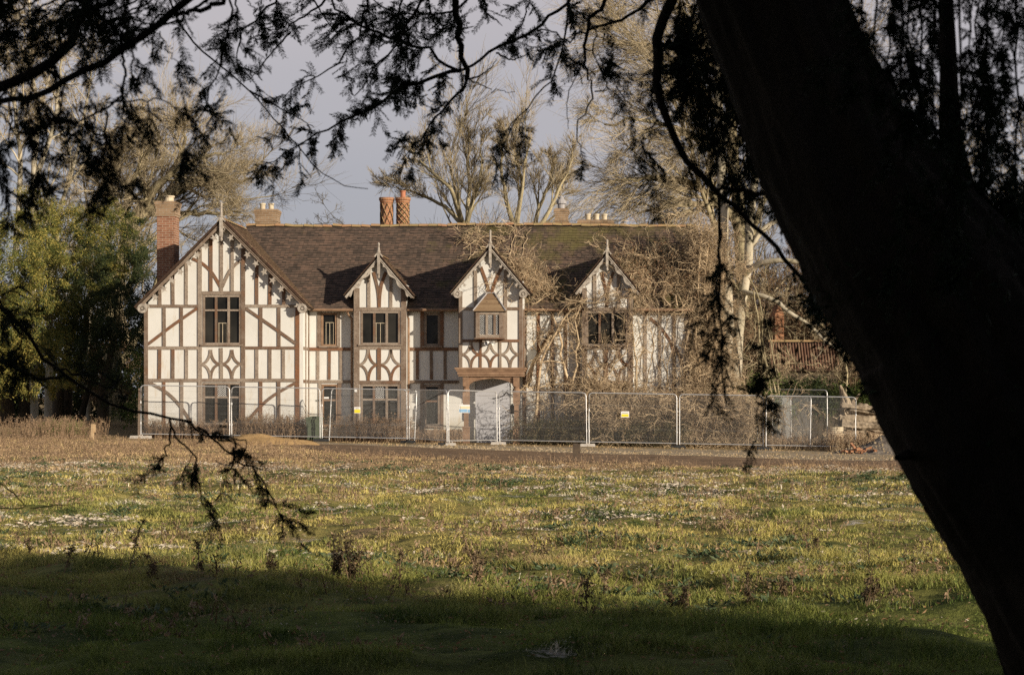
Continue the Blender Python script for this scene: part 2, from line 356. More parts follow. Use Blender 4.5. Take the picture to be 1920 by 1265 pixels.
def tgrid():
    mb = MB()
    xs = np.concatenate([np.linspace(-400, -32, 12)[:-1], np.linspace(-32, 22, 331), np.linspace(22, 400, 12)[1:]])
    ys = np.concatenate([np.linspace(-80, 6, 16)[:-1], np.linspace(6, 58, 347)[:-1], np.linspace(58, 96, 120), np.linspace(96, 700, 24)[1:]])
    X, Y = np.meshgrid(xs, ys); nx, ny = len(xs), len(ys)
    V = np.stack([X, Y, gz(X, Y)], -1).reshape(-1, 3); i = np.arange(ny - 1)[:, None] * nx + np.arange(nx - 1)[None, :]
    return mb.add(V, np.stack([i, i + 1, i + nx + 1, i + nx], -1).reshape(-1, 4))
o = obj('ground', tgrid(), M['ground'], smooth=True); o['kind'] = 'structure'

TX = [-30, -15, -12, -8.5, -2, 3, 8, 30]
def near_y(x): return np.interp(x, TX, [75, 70, 66.5, 59.5, 52.5, 52, 51.5, 50])
def track_y(x): return np.interp(x, TX, [76, 72, 70.5, 68.5, 64, 61, 60, 58])       # far edge of the track
def band(name, fa, fb, mat, dz, x0=-15.5, x1=26):
    mb = MB(); xs = np.linspace(x0, x1, 200); k = 25; V = []
    for j in range(k):
        u = j / (k - 1); wob = .3 * np.sin(xs * 1.7) * (1 - u) + .25 * np.sin(xs * 3.1 + 1) * u
        ys = fa(xs) + (fb(xs) - fa(xs)) * u + wob
        V.append(np.stack([xs, ys, gz(xs, ys) + dz - .04 * (j in (0, k - 1)) - .03 * np.exp(-((u - .3) / .07) ** 2) * (dz > .02) - .03 * np.exp(-((u - .72) / .07) ** 2) * (dz > .02)], -1))
    V = np.stack(V).reshape(-1, 3); n = len(xs); i = np.arange(k - 1)[:, None] * n + np.arange(n - 1)[None, :]
    mb.add(V, np.stack([i, i + 1, i + n + 1, i + n], -1).reshape(-1, 4)); o = obj(name, mb, mat, smooth=True); o['kind'] = 'structure'
band('verge', lambda x: track_y(x) - .6, lambda x: track_y(x) * 0 + 73.2, M['verge'], .014); band('track', near_y, track_y, M['track'], .05)

# ------------------------------------------------------------------ the house
YW, YM, YB, YP = 77.0, 78.2, 77.8, 76.7          # wing front, main wall, bay fronts, porch front
house = thing('timber_framed_house', 'long white timber framed house with brown tiled roof, ornate gables and dead vines', 'house', (-8, YM, 0))
HO = house
rz = lambda: rng.uniform(0, .012)
def bm_(mb, Y, x0, y0, x1, y1, w=6.2):
    mb.beam((WX(x0, Y), WZ(y0, Y)), (WX(x1, Y), WZ(y1, Y)), w * Y / F * rng.uniform(.94, 1.06), Y - .035 - rz(), Y + .03)
def cv_(mb, Y, pts, w=5.5):
    p = np.array(pts, float)
    if len(p) > 2:       # smooth quadratic-ish resample
        t = np.linspace(0, len(p) - 1, 14); px = np.interp(t, range(len(p)), p[:, 0]); py = np.interp(t, range(len(p)), p[:, 1])
        for _ in range(3): px[1:-1] = (px[:-2] + px[1:-1] * 2 + px[2:]) / 4; py[1:-1] = (py[:-2] + py[1:-1] * 2 + py[2:]) / 4
        p = np.stack([px, py], 1)
    mb.strip([(WX(a, Y), WZ(b, Y)) for a, b in p], w * Y / F, Y - .028 - rz(), Y + .03)
def quatre(mb, Y, x0, x1, y0, y1, w=4.6):
    cx, cy, a, b = (x0 + x1) / 2, (y0 + y1) / 2, (x1 - x0) / 2, (y1 - y0) / 2
    for sx in (-1, 1):
        for sy in (-1, 1):
            th = np.linspace(0, math.pi / 2, 9)
            mb.strip([(WX(cx + sx * a - sx * a * .97 * math.cos(q), Y), WZ(cy + sy * b - sy * b * .97 * math.sin(q), Y)) for q in th], w * Y / F, Y - .024 - rz(), Y + .03)
def wall(mb, xs_px, top, holes, Y, zb, reveal=.13):
    """wall front in plane Y between xs, top(xpx)->py polyline, holes = (x0,y0,x1,y1) in photo pixels"""
    xs = sorted(set([xs_px[0], xs_px[1]] + [t[0] for t in top if xs_px[0] < t[0] < xs_px[1]] + [h[i] for h in holes for i in (0, 2)]))
    tx = [t[0] for t in top]; ty = [t[1] for t in top]
    for a, b in zip(xs[:-1], xs[1:]):
        ta, tb = np.interp([a, b], tx, ty); hs = sorted([h for h in holes if h[0] <= a + .01 and h[2] >= b - .01], key=lambda h: -h[3])
        z = zb
        for h in hs:
            zt = WZ(h[3], Y); mb.add([(WX(a, Y), Y, z), (WX(b, Y), Y, z), (WX(b, Y), Y, zt), (WX(a, Y), Y, zt)], [(0, 1, 2, 3)]); z = WZ(h[1], Y)
        mb.add([(WX(a, Y), Y, z), (WX(b, Y), Y, z), (WX(b, Y), Y, WZ(tb, Y)), (WX(a, Y), Y, WZ(ta, Y))], [(0, 1, 2, 3)])
    for h in holes:
        xa, xb, z1, z0 = WX(h[0], Y), WX(h[2], Y), WZ(h[1], Y), WZ(h[3], Y); r = Y + reveal
        mb.add([(xa, Y, z0), (xa, Y, z1), (xa, r, z1), (xa, r, z0)], [(0, 1, 2, 3)]).add([(xb, Y, z0), (xb, r, z0), (xb, r, z1), (xb, Y, z1)], [(0, 1, 2, 3)])
        mb.add([(xa, Y, z1), (xb, Y, z1), (xb, r, z1), (xa, r, z1)], [(0, 1, 2, 3)]).add([(xa, Y, z0), (xa, r, z0), (xb, r, z0), (xb, Y, z0)], [(0, 1, 2, 3)])
def quad(mb, *p): mb.add(p, [(0, 1, 2, 3)])

def lattice_(parent, x0, y0, x1, y1, Y, n=4, m=6, name='lattice', th=.006):
    mb = MB(); a, b, c, d = WX(x0, Y), WX(x1, Y), WZ(y1, Y), WZ(y0, Y); dx, dz = (b - a) / n, (d - c) / m
    for i in range(n):
        for j in range(m):
            p = (a + i * dx, c + j * dz)
            mb.beam(p, (p[0] + dx, p[1] + dz), th * 2, Y - .006, Y); mb.beam((p[0] + dx, p[1]), (p[0], p[1] + dz), th * 2, Y - .0095, Y - .0035)
    mb.box(a, b, Y - .009, Y, c, c + .012); mb.box(a, b, Y - .009, Y, d - .012, d)
    return obj(name, mb, M['lattice'], parent)
def window(x0, y0, x1, y1, Y, mull=(), trans=(), sill=True, fw=4, label=None, mat='timber', rails=False, side=0):
    """frame set in the opening, pane behind it"""
    mb = MB(); yi = Y + .02
    X0, X1, Z1, Z0 = WX(x0, Y), WX(x1, Y), WZ(y0, Y), WZ(y1, Y); w_ = fw * Y / F
    e = .004
    mb.box(X0 + e, X0 + w_, Y - .02, Y + .10, Z0 + e, Z1 - e); mb.box(X1 - w_, X1 - e, Y - .02, Y + .10, Z0 + e, Z1 - e)
    mb.box(X0 + w_, X1 - w_, Y - .017, Y + .10, Z1 - w_, Z1 - e); mb.box(X0 + w_, X1 - w_, Y - .017, Y + .10, Z0 + e, Z0 + w_ * .9)
    mw = 4.2 * Y / F
    for q in mull: mb.box(WX(q, Y) - mw / 2, WX(q, Y) + mw / 2, Y - .008, Y + .09, Z0 + w_ * .9, Z1 - w_)
    for q in trans: mb.box(X0 + w_, X1 - w_, Y - .001, Y + .085, WZ(q, Y) - .035, WZ(q, Y) + .035)
    f = obj('window', mb, M[mat], HO)
    if label: f['label'] = label
    g = MB(); g.box(X0 + w_ * .5, X1 - w_ * .5, Y + .06, Y + .07, Z0 + w_ * .5, Z1 - w_ * .5); obj('pane', g, M['glass'], f)
    if sill:
        s = MB(); s.box(X0 - .08, X1 + .08, Y - .10, Y + .02, Z0 - .055, Z0 + .012); obj('sill', s, M['timber'], f)
    if rails:      # thin white bars behind the middle light
        r = MB(); xa, xb = rails[0], rails[1]; zt = WZ(rails[2], Y)
        for q in np.linspace(xa, xb, 3): r.box(WX(q, Y) - .008, WX(q, Y) + .008, Y + .035, Y + .055, Z0 + .05, zt)
        r.box(WX(xa - 1, Y), WX(xb + 3, Y), Y + .033, Y + .056, zt, zt + .02); obj('guard_bar', r, M['pot'], f)
    return f

# --- walls: plaster sheets, one part per wing of the house
zb = -.6
wg = MB()
holes_w = [(380, 553, 452.5, 646), (380, 717, 452.5, 796)]
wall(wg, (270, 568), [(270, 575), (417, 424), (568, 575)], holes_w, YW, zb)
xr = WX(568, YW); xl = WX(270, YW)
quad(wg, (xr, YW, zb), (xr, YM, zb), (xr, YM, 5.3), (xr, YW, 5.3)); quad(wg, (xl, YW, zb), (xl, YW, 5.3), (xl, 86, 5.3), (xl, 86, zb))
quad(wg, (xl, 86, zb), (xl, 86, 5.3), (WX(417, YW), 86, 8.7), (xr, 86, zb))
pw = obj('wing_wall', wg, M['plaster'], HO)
mw_ = MB()
holes_m = [(602, 586, 632.5, 649), (603, 720, 634, 799), (795, 586, 826, 649), (794, 720, 826, 799), (1004, 726, 1005, 727)]
XR = 1291
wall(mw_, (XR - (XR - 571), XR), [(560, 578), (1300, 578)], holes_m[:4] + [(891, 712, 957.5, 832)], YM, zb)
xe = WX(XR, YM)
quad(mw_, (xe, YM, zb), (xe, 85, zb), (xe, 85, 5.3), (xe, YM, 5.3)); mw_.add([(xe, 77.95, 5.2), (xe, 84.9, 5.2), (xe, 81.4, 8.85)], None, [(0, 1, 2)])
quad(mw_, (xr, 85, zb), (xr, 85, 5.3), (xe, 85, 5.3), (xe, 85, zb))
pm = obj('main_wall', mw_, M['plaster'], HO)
def baywall(px0, px1, top, holes, Y, name, z0=zb, back=YM, btop=6.4):
    mb = MB(); wall(mb, (px0, px1), top, holes, Y, z0)
    for q in (px0, px1):
        x = WX(q, Y); quad(mb, (x, Y, z0), (x, back, z0), (x, back, 5.3), (x, Y, 5.3))
        zt = WZ(np.interp(q, [t[0] for t in top], [t[1] for t in top]), Y) + .05
        quad(mb, (x, Y, 5.3), (x, 78.1, 5.3), (x, 78.1 + (zt - 5.3) * .96, zt), (x, Y, zt))
    return mb
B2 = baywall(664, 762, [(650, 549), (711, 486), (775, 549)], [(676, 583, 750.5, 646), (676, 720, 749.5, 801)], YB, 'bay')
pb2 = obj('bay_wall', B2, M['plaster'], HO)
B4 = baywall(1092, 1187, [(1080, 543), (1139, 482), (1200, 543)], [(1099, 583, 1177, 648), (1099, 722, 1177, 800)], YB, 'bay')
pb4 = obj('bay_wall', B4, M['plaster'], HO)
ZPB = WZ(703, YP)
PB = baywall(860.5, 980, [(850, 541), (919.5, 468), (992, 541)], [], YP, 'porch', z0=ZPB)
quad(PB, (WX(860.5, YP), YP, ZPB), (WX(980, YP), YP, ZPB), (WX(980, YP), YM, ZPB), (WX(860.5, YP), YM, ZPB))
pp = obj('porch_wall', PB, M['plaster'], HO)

# --- timber framing
t = MB(); Y = YW
for x, ya, yb, w_ in [(299.7, 537, 571, 6), (324.5, 515, 571, 6), (349.5, 490, 571, 6), (375, 466, 800, 7.6), (395.5, 444, 546, 6), (415.4, 424, 546, 6.4), (435.8, 444, 546, 6),
                      (456, 466, 800, 7.6), (481.8, 488, 571, 6), (506.6, 514, 571, 6), (532, 540, 571, 6), (274, 574, 822, 7.5), (308, 577, 649, 6), (340.6, 577, 649, 6),
                      (489, 577, 649, 6), (523, 577, 649, 6), (557.8, 574, 822, 7.8), (299.4, 655, 710, 6), (324.4, 655, 710, 6), (349.5, 655, 710, 6), (415, 652, 710, 6.2),
                      (481.5, 655, 710, 6), (506.5, 655, 710, 6), (531.6, 655, 710, 6), (308, 715, 800, 5.6), (340.8, 715, 800, 6), (489, 715, 800, 6), (523, 715, 800, 6)]:
    bm_(t, Y, x + rng.uniform(-.3, .3), ya, x + rng.uniform(-.4, .4), yb, w_)
for y, xa, xb, w_ in [(549.3, 379, 452, 6), (573.8, 278, 371, 5.4), (573.8, 460, 554, 5.4), (652, 278, 371.5, 5.6), (652, 459.5, 554, 5.6), (712.7, 278, 554, 6.4), (802, 278, 554, 6)]:
    bm_(t, Y, xa, y, xb, y + rng.uniform(-.4, .4), w_)
for pts in [[(361, 485), (380, 493), (398, 510), (414, 538)], [(451, 489), (440, 497), (429, 511), (417, 538)], [(370, 578), (325, 609), (278, 645)], [(461, 578), (505, 608), (554, 643)],
            [(279, 716), (313, 734), (338, 759), (358, 790)], [(553.7, 718), (510, 742), (485, 765), (464, 790)]]: cv_(t, Y, pts, 5.4)
quatre(t, Y, 378.5, 412, 655.5, 709.5); quatre(t, Y, 418, 452.5, 655.5, 709.5)
xx = xr + .002
for ya in (YW + .5,): t.box(xx, xx + .03, ya, ya + .14, -.3, 5.2)
t.box(xx, xx + .028, YW + .05, YM, WZ(654, YM) - .06, WZ(654, YM) + .06); t.box(xx, xx + .028, YW + .05, YM, WZ(715, YM) - .06, WZ(715, YM) + .06)
obj('timber_frame', t, M['timber'], pw)
t = MB(); Y = YM
for x, ya, yb, w_ in [(577, 583, 822, 6.4), (598.5, 583, 652, 6), (635, 583, 652, 6), (596.5, 657, 711, 5.4), (618, 657, 711, 5.2), (639, 657, 711, 5.2), (600, 718, 800, 5.5), (637, 718, 800, 5.5),
                      (791.5, 583, 652, 6.5), (829, 583, 652, 6.5), (782.6, 657, 711, 5.4), (808.7, 657, 711, 5.4), (834.5, 657, 711, 5.4), (791, 718, 822, 6.5), (829, 718, 822, 6),
                      (984, 583, 822, 7), (1009.5, 583, 822, 6), (1035.8, 583, 822, 6), (1061, 583, 822, 6), (1084, 583, 822, 6), (1209.8, 583, 822, 6), (1237.4, 583, 822, 6), (1264, 583, 822, 6), (1288, 583, 822, 7)]:
    bm_(t, Y, x, ya, x + rng.uniform(-.4, .4), yb, w_)
for y, xa, xb, w_ in [(654.3, 580, 662, 5.8), (715, 580, 662, 5.8), (654.3, 764, 860, 5.8), (715.6, 764, 860, 5.8), (582, 580, 662, 5), (582, 764, 860, 5), (583, 984, 1090, 5), (583, 1190, 1291, 5)]:
    bm_(t, Y, xa, y, xb, y, w_)
for pts in [[(1219, 596), (1240, 615), (1257, 638), (1262, 655)], [(1267, 650), (1276, 672), (1285, 703)], [(986, 715), (1010, 660), (1034, 620)]]: cv_(t, Y, pts, 5.5)
obj('timber_frame', t, M['timber'], pm)
t = MB(); Y = YB
for x, ya, yb, w_ in [(669, 540, 822, 10.5), (757, 540, 822, 10.5), (691.8, 508, 577, 6), (733, 508, 577, 6), (711, 652, 712, 7.5)]: bm_(t, Y, x, ya, x, yb, w_)
for y, xa, xb, w_ in [(579.5, 674, 752, 6.6), (652, 674, 752, 6), (716.5, 674, 752, 6.6), (804, 674, 752, 6)]: bm_(t, Y, xa, y, xb, y, w_)
cv_(t, Y, [(700.5, 510), (706, 530), (710, 550), (711, 576)], 5.6); cv_(t, Y, [(723.5, 510), (716, 530), (712.5, 550), (711.5, 576)], 5.6)
quatre(t, Y, 674.5, 707, 655, 713); quatre(t, Y, 715, 751.5, 655, 713)
obj('timber_frame', t, M['timber'], pb2)
t = MB()
for x, ya, yb, w_ in [(1096, 540, 822, 8.5), (1182.5, 540, 822, 9), (1115, 505, 577, 7), (1160, 505, 577, 7), (1136, 652, 712, 7.5)]: bm_(t, Y, x, ya, x, yb, w_)
for y, xa, xb, w_ in [(579.5, 1100, 1178, 6.6), (652, 1100, 1178, 6), (716.5, 1100, 1178, 6.6)]: bm_(t, Y, xa, y, xb, y, w_)
cv_(t, Y, [(1128, 510), (1133, 530), (1138, 552), (1138, 576)], 5.6); cv_(t, Y, [(1150, 510), (1143, 530), (1139, 552), (1138.5, 576)], 5.6)
quatre(t, Y, 1100.5, 1132, 655, 713); quatre(t, Y, 1140, 1178, 655, 713)
obj('timber_frame', t, M['timber'], pb4)
t = MB(); Y = YP
for x, ya, yb, w_ in [(863.8, 546, 689, 6.4), (976.5, 546, 689, 6.8), (891.7, 507, 640, 6), (948, 507, 640, 6), (901, 640, 689, 4.6), (938, 640, 689, 4.6)]: bm_(t, Y, x, ya, x, yb, w_)
for y, xa, xb, w_ in [(578.6, 867, 888.6, 5.5), (578.6, 951, 973, 5.5), (638.6, 867, 973, 5)]: bm_(t, Y, xa, y, xb, y, w_)
cv_(t, Y, [(901.7, 500), (909, 520), (915, 538), (918, 556)], 5.6); cv_(t, Y, [(941, 500), (932, 520), (925, 538), (920.5, 556)], 5.6)
for a, b in ((867, 899), (903.5, 935.5), (940.5, 973)): quatre(t, Y, a, b, 641, 688, 4.2)
for sx, q in ((-1, 860.5), (1, 980)):
    x = WX(q, Y) + (.002 if sx > 0 else -.032)
    for ya in (YP + .05, YP + .7): t.box(x, x + .03, ya, ya + .14, ZPB, 5.25)
    t.box(x, x + .028, YP + .19, YM - .02, 3.9, 4.02)
obj('timber_frame', t, M['timber'], pp)

# --- windows
window(380, 553, 452.5, 646, YW, (405, 428.5), (581.5,), rails=(410, 424, 606), label='tall upper three-light window in the large gable')
f = window(380, 717, 452.5, 796, YW, (405, 429), (744.5,), label='ground floor window of the large gable'); lattice_(f, 408, 720, 426, 742, YW + .055)
window(602, 586, 632.5, 649, YM, (), (), mat='orangewood', rails=(611, 625, 605), label='small orange framed upper window beside the large gable')
window(603, 720, 634, 799, YM, (), (750,), mat='orangewood')
window(676, 583, 750.5, 646, YB, (701.7, 725), (), rails=(705, 721, 606), label='upper three-light window of the left dormer bay')
f = window(676, 720, 749.5, 801, YB, (701, 725), (748.7,)); lattice_(f, 704, 722, 722, 746, YB + .055)
window(795, 586, 826, 649, YM, (), (), fw=5); window(794, 720, 826, 799, YM, (), (752,), fw=5)
window(1099, 583, 1177, 648, YB, (1124.3, 1149), (), label='vine covered upper window of the right dormer bay'); window(1099, 722, 1177, 800, YB, (1124.3, 1149), (750,))
# --- oriel
YO = YP - .55
orl = MB(); xa, xb, zt, zq = WX(892, YO), WX(943, YO), WZ(585, YO), WZ(633, YO)
orl.box(xa, xa + .15, YO, YP, zq, zt); orl.box(xb - .15, xb, YO, YP, zq, zt); orl.box(xa + .15, xb - .15, YO + .002, YP, zt - .10, zt); orl.box(xa + .15, xb - .15, YO + .002, YP, zq, zq + .12)
orl.box(xa - .05, xb + .05, YO - .05, YP, zq - .05, zq - .002); orl.box(xa + .25, xb - .25, YO + .12, YP, zq - .16, zq - .05)
for q in (912.6, 927.4): orl.box(WX(q, YO) - .045, WX(q, YO) + .045, YO + .006, YO + .1, zq + .12, zt - .10)
ow = obj('oriel_window', orl, M['timber'], HO); g = MB(); g.box(xa + .1, xb - .1, YO + .06, YO + .07, zq + .1, zt - .05); obj('pane', g, M['glass'], ow)
for a, b in ((898.5, 911), (914.5, 926), (929, 940)): lattice_(ow, a, 591, b, 627.5, YO + .055, 3, 9, th=.005)
rf = MB(); hx0, hx1 = WX(887, YO), WX(948.5, YO); tx0, tx1 = WX(914, YP), WX(927, YP); z0_, z1_ = WZ(583.5, YO), WZ(551, YP)
for k in range(12):        # stepped tile courses of the little hipped roof
    u0, u1 = k / 12, (k + 1) / 12 + .01
    L = lambda u: (hx0 + (tx0 - hx0) * u, hx1 + (tx1 - hx1) * u, YO - .1 + (YP - .1 - YO + .1) * u, z0_ + (z1_ - z0_) * u)
    A, B = L(u0), L(u1); h = .022
    rf.hexa([(A[0], A[2], A[3]), (A[1], A[2], A[3]), (A[1], YP, A[3]), (A[0], YP, A[3]), (B[0], B[2], B[3] + h), (B[1], B[2], B[3] + h), (B[1], YP, B[3] + h), (B[0], YP, B[3] + h)])
orf = obj('oriel_roof', rf, M['ochretile'], HO)
h = MB(); h.tubes([[(hx0, YO - .1, z0_ + .03), (tx0, YP - .12, z1_ + .04)], [(hx1, YO - .1, z0_ + .03), (tx1, YP - .12, z1_ + .04)], [(tx0, YP - .12, z1_ + .04), (tx1, YP - .12, z1_ + .04)]], [[.028, .028]] * 3, 6); obj('lead_hip', h, M['lead'], orf)
fl = MB(); c = P(919, 641, YO + .2); fl.lathe(c[0], c[1], [(.02, c[2] + .08), (.07, c[2] + .02), (.09, c[2] - .06), (.03, c[2] - .10)], 10)
for sx in (-1, 1): fl.tubes([[(c[0] + sx * .05, c[1] - .05, c[2]), (c[0] + sx * .15, c[1] - .22, c[2] - .05)]], [[.03, .085]], 10)
obj('floodlight', fl, M['white'], HO)

# --- porch
pc = MB(); xa, xb = WX(852.5, YP - .3), WX(985, YP - .3)
for (e, za, zb_) in ((0, 689, 692.5), (.05, 692.5, 696), (.10, 696, 702), (.14, 702, 705.5)):
    pc.box(xa + e, xb - e, YP - .34 + e, YP - .002 - e * .02, WZ(zb_, YP), WZ(za, YP) - .001)
    for q, s_ in ((860.5, -1), (980, 1)):
        x = WX(q, YP); a, b = (xa + e, x - .001) if s_ < 0 else (x + .001, xb - e)
        pc.box(a, b, YP, YM - .02, WZ(zb_, YP), WZ(za, YP) - .001)
obj('porch_cornice', pc, M['orangewood'], HO)
for q in (874, 968.3):
    x = WX(q, YP - .1); yc = YP - .06; po = MB(); z = lambda py: WZ(py, YP - .1)
    g0 = -.4
    po.box(x - .13, x + .13, yc - .13, yc + .13, g0, z(802)); po.box(x - .15, x + .15, yc - .15, yc + .15, z(802), z(799))
    po.box(x - .085, x + .085, yc - .085, yc + .085, z(799), z(758)); po.box(x - .12, x + .12, yc - .12, yc + .12, z(758), z(755)); po.box(x - .13, x + .13, yc - .13, yc + .13, z(755), z(735))
    po.lathe(x, yc, [(.13, z(735)), (.16, z(732)), (.14, z(729)), (.10, z(727)), (.13, z(724))], 12); po.box(x - .11, x + .11, yc - .11, yc + .11, z(724), z(707))
    for k in range(5): po.box(x - .13, x - .09, yc - .14, yc - .09, z(722 - k * 3.2), z(722 - k * 3.2) + .035)
    obj('porch_post', po, M['orangewood'], HO)
ar = MB(); cvp = lambda pts: [(WX(a, YP), WZ(b, YP)) for a, b in pts]
for pts in ([(879, 729), (881, 720), (889, 715), (904, 711.5), (924, 708.5)], [(964, 729), (961, 720), (953, 715), (942, 711.5), (924, 708.5)]):
    for i in range(len(pts) - 1):
        (a, b), (c_, d) = pts[i], pts[i + 1]; q = cvp([(a, b), (c_, d), (c_, 706), (a, 706)])
        ar.hexa([(p_[0], YP - .10, p_[1]) for p_ in q] + [(p_[0], YP - .02, p_[1]) for p_ in q])
obj('porch_arch', ar, M['orangewood'], HO)
d = MB(); d.box(WX(891, YM) + .01, WX(957.5, YM) - .01, YM + .03, YM + .07, -.5, WZ(712, YM) - .01); dr = obj('door', d, M['door'], HO)
d = MB()
for zz in (WZ(798, YM), WZ(742, YM)): d.box(WX(896, YM), WX(952, YM), YM + .022, YM + .031, zz, zz + .03)
for zz in (1.0, 1.12): d.box(WX(949, YM), WX(951.5, YM), YM + .0, YM + .031, zz, zz + .07)
obj('door_batten', d, M['lead'], dr)
d = MB(); c = P(960.5, 768, YP + .1); d.box(c[0] - .07, c[0] + .07, c[1] - .07, c[1] + .07, c[2] - .16, c[2] + .12); d.lathe(c[0], c[1], [(.10, c[2] + .12), (.02, c[2] + .24)], 8); obj('lantern', d, M['darkbark'], HO)

# --- roofs with real courses of tiles
def tiles(O, U, V, poly, mat, name, parent, tw=.165, cl=.105, under=True):
    """O origin, U unit along eave, V unit up the slope, poly convex (u,v) list"""
    O, U, V = (np.array(a, float) for a in (O, U, V)); Nn = np.cross(U, V); Nn /= np.linalg.norm(Nn)
    if Nn[2] < 0: Nn = -Nn
    poly = np.array(poly, float); v0, v1 = poly[:, 1].min(), poly[:, 1].max(); mb = MB(); allv = []; nr = int(math.ceil((v1 - v0) / cl))
    for r in range(nr):
        v = v0 + r * cl; vm = min(v + cl * .5, v1 - 1e-3); us = []
        for i in range(len(poly)):
            a, b = poly[i], poly[(i + 1) % len(poly)]
            if (a[1] - vm) * (b[1] - vm) <= 0 and abs(a[1] - b[1]) > 1e-9: us.append(a[0] + (b[0] - a[0]) * (vm - a[1]) / (b[1] - a[1]))
        if len(us) < 2: continue
        ua, ub = min(us), max(us); s0 = ua - tw * (.5 * (r % 2) + rng.uniform(0, .1)); e = np.arange(s0, ub + tw, tw)
        a = np.clip(e[:-1], ua, ub); b = np.clip(e[1:] - .004, ua, ub); k = b - a > .02; a, b = a[k], b[k]; n = len(a)
        if n == 0: continue
        j = rng.normal(0, .003, n); jv = rng.normal(0, .004, n); top = min(v + cl * 1.5, v1 + .02)
        def pt(u, vv, h): return O + u[:, None] * U + np.broadcast_to(vv, n)[:, None] * V + np.broadcast_to(h, n)[:, None] * Nn
        tl = rng.normal(0, .003, n)
        vs = [pt(a, v + jv, .0), pt(b, v + jv, .0), pt(b, top, -.006), pt(a, top, -.006), pt(a, v + jv, .036 + j), pt(b, v + jv, .036 + j + tl), pt(b, top, .006), pt(a, top, .006)]
        allv.append(np.stack(vs, 1))
    A = np.concatenate(allv); n = len(A); base = np.arange(n)[:, None, None] * 8
    fc = np.array([(4, 5, 6, 7), (0, 1, 5, 4), (1, 2, 6, 5), (3, 0, 4, 7)])[None]
    mb.add(A.reshape(-1, 3), (base + fc).reshape(-1, 4))
    if under:
        c = [O + p_[0] * U + p_[1] * V - Nn * .03 for p_ in poly]; m = len(c)
        c2 = [q - Nn * .06 for q in c]; cen = [np.mean(c, axis=0), np.mean(c2, axis=0)]
        mb.add(c + c2 + cen, [(i, (i + 1) % m, m + (i + 1) % m, m + i) for i in range(m)], [(i, (i + 1) % m, 2 * m) for i in range(m)] + [(m + i, 2 * m + 1, m + (i + 1) % m) for i in range(m)])
    return obj(name, mb, mat, parent)
ze, zr, ye, yr = 5.28, 8.92, 77.88, 81.4
mv = np.array([0, yr - ye, zr - ze]); mL = np.linalg.norm(mv); mv /= mL
def main_y(z): return ye + (z - ze) * (yr - ye) / (zr - ze)
xw, hw, zw = WX(417, 76.65), 3.42, 8.75; vy = main_y(zw)
xend = WX(1312, 79)
vz = (zw - ze) / (zr - ze) * mL
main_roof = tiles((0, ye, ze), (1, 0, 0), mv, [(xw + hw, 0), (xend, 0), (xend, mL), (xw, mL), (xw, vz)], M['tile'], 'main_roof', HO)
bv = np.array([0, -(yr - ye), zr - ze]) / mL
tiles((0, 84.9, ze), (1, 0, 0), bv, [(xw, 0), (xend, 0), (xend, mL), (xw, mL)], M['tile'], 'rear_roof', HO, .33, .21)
def gable_roof(xc, half, zap, zev, yf, name, mat, run=None, side='both', right_poly=None):
    L = math.hypot(half, zap - zev)
    yA, yB = (main_y(zev), main_y(zap)) if run is None else (run, run)
    for s_ in (-1, 1):
        a, b = (yA, yB) if not (name == 'wing_roof' and s_ > 0) else (main_y(zev), main_y(zap))
        tiles((xc + s_ * half, 0, zev), (0, 1, 0), np.array([-s_ * half, 0, zap - zev]) / L, [(yf, 0), (max(a, ye), 0), (b, L), (yf, L)], mat, name, HO, .165 if run is None or s_ > 0 else .3, .105 if run is None or s_ > 0 else .2)
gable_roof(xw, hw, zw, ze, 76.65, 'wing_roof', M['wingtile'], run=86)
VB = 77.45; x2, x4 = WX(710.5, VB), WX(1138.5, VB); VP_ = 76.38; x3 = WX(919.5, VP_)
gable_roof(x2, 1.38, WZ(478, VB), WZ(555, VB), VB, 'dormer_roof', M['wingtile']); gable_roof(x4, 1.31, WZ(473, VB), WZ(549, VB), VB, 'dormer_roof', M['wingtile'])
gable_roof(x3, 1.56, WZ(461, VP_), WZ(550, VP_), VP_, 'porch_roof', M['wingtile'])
# verge (edge) tiles, bargeboards, finials
def verge(xc, half, zap, zev, yf, mat, t=.07, red=True):
    mb = MB(); L = math.hypot(half, zap - zev); n = int(L / .16)
    for s_ in (-1, 1):
        for k in range(n):
            u0, u1 = k / n, (k + .92) / n; a = (xc + s_ * half * (1 - u0), zev + (zap - zev) * u0 + .02 + rng.normal(0, .004)); b = (xc + s_ * half * (1 - u1), zev + (zap - zev) * u1 + .035)
            mb.beam(a, b, t, yf - .05, yf + .16)
    return obj('verge_tiles', mb, mat, HO)
verge(xw, hw + .02, zw + .02, ze, 76.65, M['redtile'], .09)
for a in ((x2, 1.40, WZ(478, VB) + .02, WZ(555, VB), VB), (x4, 1.33, WZ(473, VB) + .02, WZ(549, VB), VB), (x3, 1.58, WZ(461, VP_) + .02, WZ(550, VP_), VP_)): verge(*a, M['redtile'], .05)
def leafshape(cx, cz, r, rot):
    pts = []
    for k in range(10):
        a = rot + 2 * math.pi * k / 10; q = r * (1.0 if k % 2 == 0 else .42) * rng.uniform(.85, 1.1); pts.append((cx + q * math.cos(a), cz + q * math.sin(a)))
    return pts
